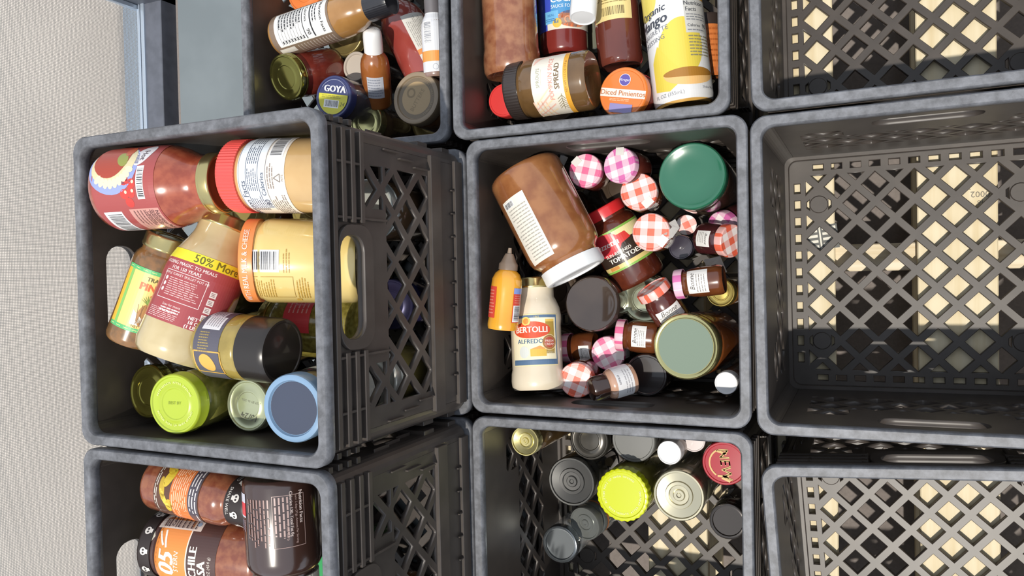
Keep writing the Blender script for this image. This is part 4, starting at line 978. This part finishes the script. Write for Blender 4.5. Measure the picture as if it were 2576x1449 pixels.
bm = bmesh.new(); lathe(bm, [(0, hb + L_ * .20), (r * .16, hb + L_ * .20), (r * .11, L_), (0, L_)], 20); bm_obj('tip', bm, mat('#8d7c6c', .35, coat=.5), noz)
radm = lambda v: r * .985
a = Art(); a.rect(-.026, .014, -.012, .052, '#cb4436'); a.up(); a.fine(-.0245, .018, -.0135, .049, 8, '#e08a78', .34); a.z = 0
a.rect(.010, .010, .026, .052, '#cb4436'); a.up(); a.rect(.010, .045, .026, .052, '#7f94d0'); a.barcode(.011, .011, .025, .031, vert=True); a.z = 1; a.fine(.012, .033, .024, .044, 4, '#e08a78', .34); a.wrap('label', root, radm)
JARS.append(('mustard', P0, P1, r, r))
j = jar('condiment_jar', 'small jar with a white cap in the shaded corner of the centre crate', *standing(1826, 964, .205, 29, .150, (-.02, .0)), body=food('#5a463c', '#665046'), lid=mat('#dcdcde', .4, coat=.2), lid_style='plain', lid_h=.018, knurl=36)
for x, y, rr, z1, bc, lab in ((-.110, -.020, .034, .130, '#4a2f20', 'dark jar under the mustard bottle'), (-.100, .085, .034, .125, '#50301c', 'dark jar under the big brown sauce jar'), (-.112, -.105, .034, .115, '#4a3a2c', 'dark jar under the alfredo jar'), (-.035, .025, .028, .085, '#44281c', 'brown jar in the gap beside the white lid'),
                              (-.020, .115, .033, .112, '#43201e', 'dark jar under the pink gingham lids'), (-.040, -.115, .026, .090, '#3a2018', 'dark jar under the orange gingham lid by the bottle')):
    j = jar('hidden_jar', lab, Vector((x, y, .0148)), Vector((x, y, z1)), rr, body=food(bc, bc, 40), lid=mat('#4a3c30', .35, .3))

# ================================================================== crate I (bottom centre)
def stand_on(x, y, z, rpx, lean=(0, 0)): return standing(x, y, z, rpx, z - .0150, lean)
j = jar('preserve_jar', 'jar with a small brilliant gold lid near the left wall', *stand_on(1320, 1110, .200, 38), body=food('#5c4528', '#6a5230'), lid=mat('#e0d79c', .18, .9), lid_style='steps')
j = jar('glass_jar', 'clear jar with a silvery ringed lid left of the yellow-green lid', *stand_on(1437, 1212, .130, 62), body=mat('#4c4a46', .06, coat=1.0), lid=mat('#6f6f6e', .2, .85), lid_style='steps', lid_h=.012)
j = jar('pickle_jar', 'jar with a scalloped bright yellow-green lid', *stand_on(1565, 1246, .170, 66), body=food('#7a7530', '#8a8440'), lid=mat('#c2cb14', .3, coat=.5), lid_style='plain', lid_h=.016, knurl=26, amp=.035)
a = Art(); R_ = j['lid_r']; a.arctext('REFRIGERATE AFTER OPENING', 0, 0, R_ * .72, .0036, '#f6f6c0', mid=-60, inward=True); a.arctext('BUTTON POPS UP WHEN OPENED', 0, 0, R_ * .72, .0036, '#f6f6c0', mid=130); a.flat('lid_print', j['root'], j['top'] - .0004, img_rot(j['root']))
j = jar('preserve_jar', 'jar with a pale gold ringed lid right of the yellow-green lid', *stand_on(1707, 1247, .170, 65), body=food('#6c6a58', '#77745f'), lid=mat('#c3bda4', .2, .8), lid_style='steps')
j = jar('condiment_jar', 'jar with a plain grey lid under the crate rim', *stand_on(1593, 1108, .135, 56), body=food('#3a3836', '#43403d'), lid=mat('#6f6f6c', .35, coat=.4), lid_style='plain')
j = jar('glass_jar', 'dark glass jar with a glinting rim by the small gold lid', *stand_on(1482, 1108, .120, 50), body=mat('#33302d', .06, coat=1.0), lid=mat('#57544f', .2, .7), lid_style='metal')
j = jar('condiment_jar', 'jar with a small plain white cap in front of the pinkish cap', *stand_on(1683, 1139, .175, 31), body=food('#8c8078', '#968a82'), lid=mat('#e3e3e4', .4, coat=.2), lid_style='plain', lid_h=.018)
j = jar('condiment_jar', 'jar with a pinkish white cap behind the plain white cap', *stand_on(1744, 1108, .140, 30), body=food('#8c7a72', '#96847c'), lid=mat('#cfc4c2', .4, coat=.2), lid_style='plain', lid_h=.018)
j = jar('preserve_jar', 'jar with a glossy red lid and gold lettering', *stand_on(1822, 1166, .165, 56), body=food('#4c2420', '#5a2c26'), lid=mat('#a8222c', .22, coat=.8), lid_style='plain', lid_h=.016)
a = Art(); R_ = j['lid_r']; gl = '#c9a55c'; a.ring(0, 0, R_ * .62, R_ * .69, gl, a0=118, a1=236, n=20); a.text('NEW', R_ * .02, -R_ * .02, R_ * .62, gl, rot=-82, sx=1.0, bold=.0005, shear=.15); a.line(-R_ * .34, R_ * .55, R_ * .1, R_ * .42, R_ * .10, gl); a.line(-R_ * .30, -R_ * .58, R_ * .2, -R_ * .60, R_ * .10, gl); a.line(-R_ * .12, -R_ * .66, R_ * .25, -R_ * .80, R_ * .10, gl)
a.flat('lid_print', j['root'], j['top'] - .0004, img_rot(j['root']))
j = jar('glass_jar', 'clear glass jar low in the crate by the bottom edge', *stand_on(1408, 1370, .105, 47), body=glassy('#a8adb0', .35), lid=mat('#6b7074', .12, .75), lid_style='ringed', lid_h=.012)
j = jar('glass_jar', 'jar with a ribbed grey side and an orange ring', *standing(1470, 1318, .085, 43, .058, (-.20, -.10)), body=mat('#5b5f5e', .15, coat=.8), lid=mat('#8a8d8a', .25, .6), lid_style='steps', lid_h=.012)
a = Art(); a.rect(-.070, .030, .070, .034, '#b06a38'); a.wrap('orange_ring', j['root'], j['rad'])
j = jar('glass_jar', 'dark glass jar by the right wall below the red lid', *stand_on(1830, 1312, .095, 46), body=mat('#3a3532', .08, coat=1.0), lid=mat('#4b4745', .15, .6), lid_style='ringed', lid_h=.012)
if __name__ == '__main__' and globals().get('CHECK'):
    pass
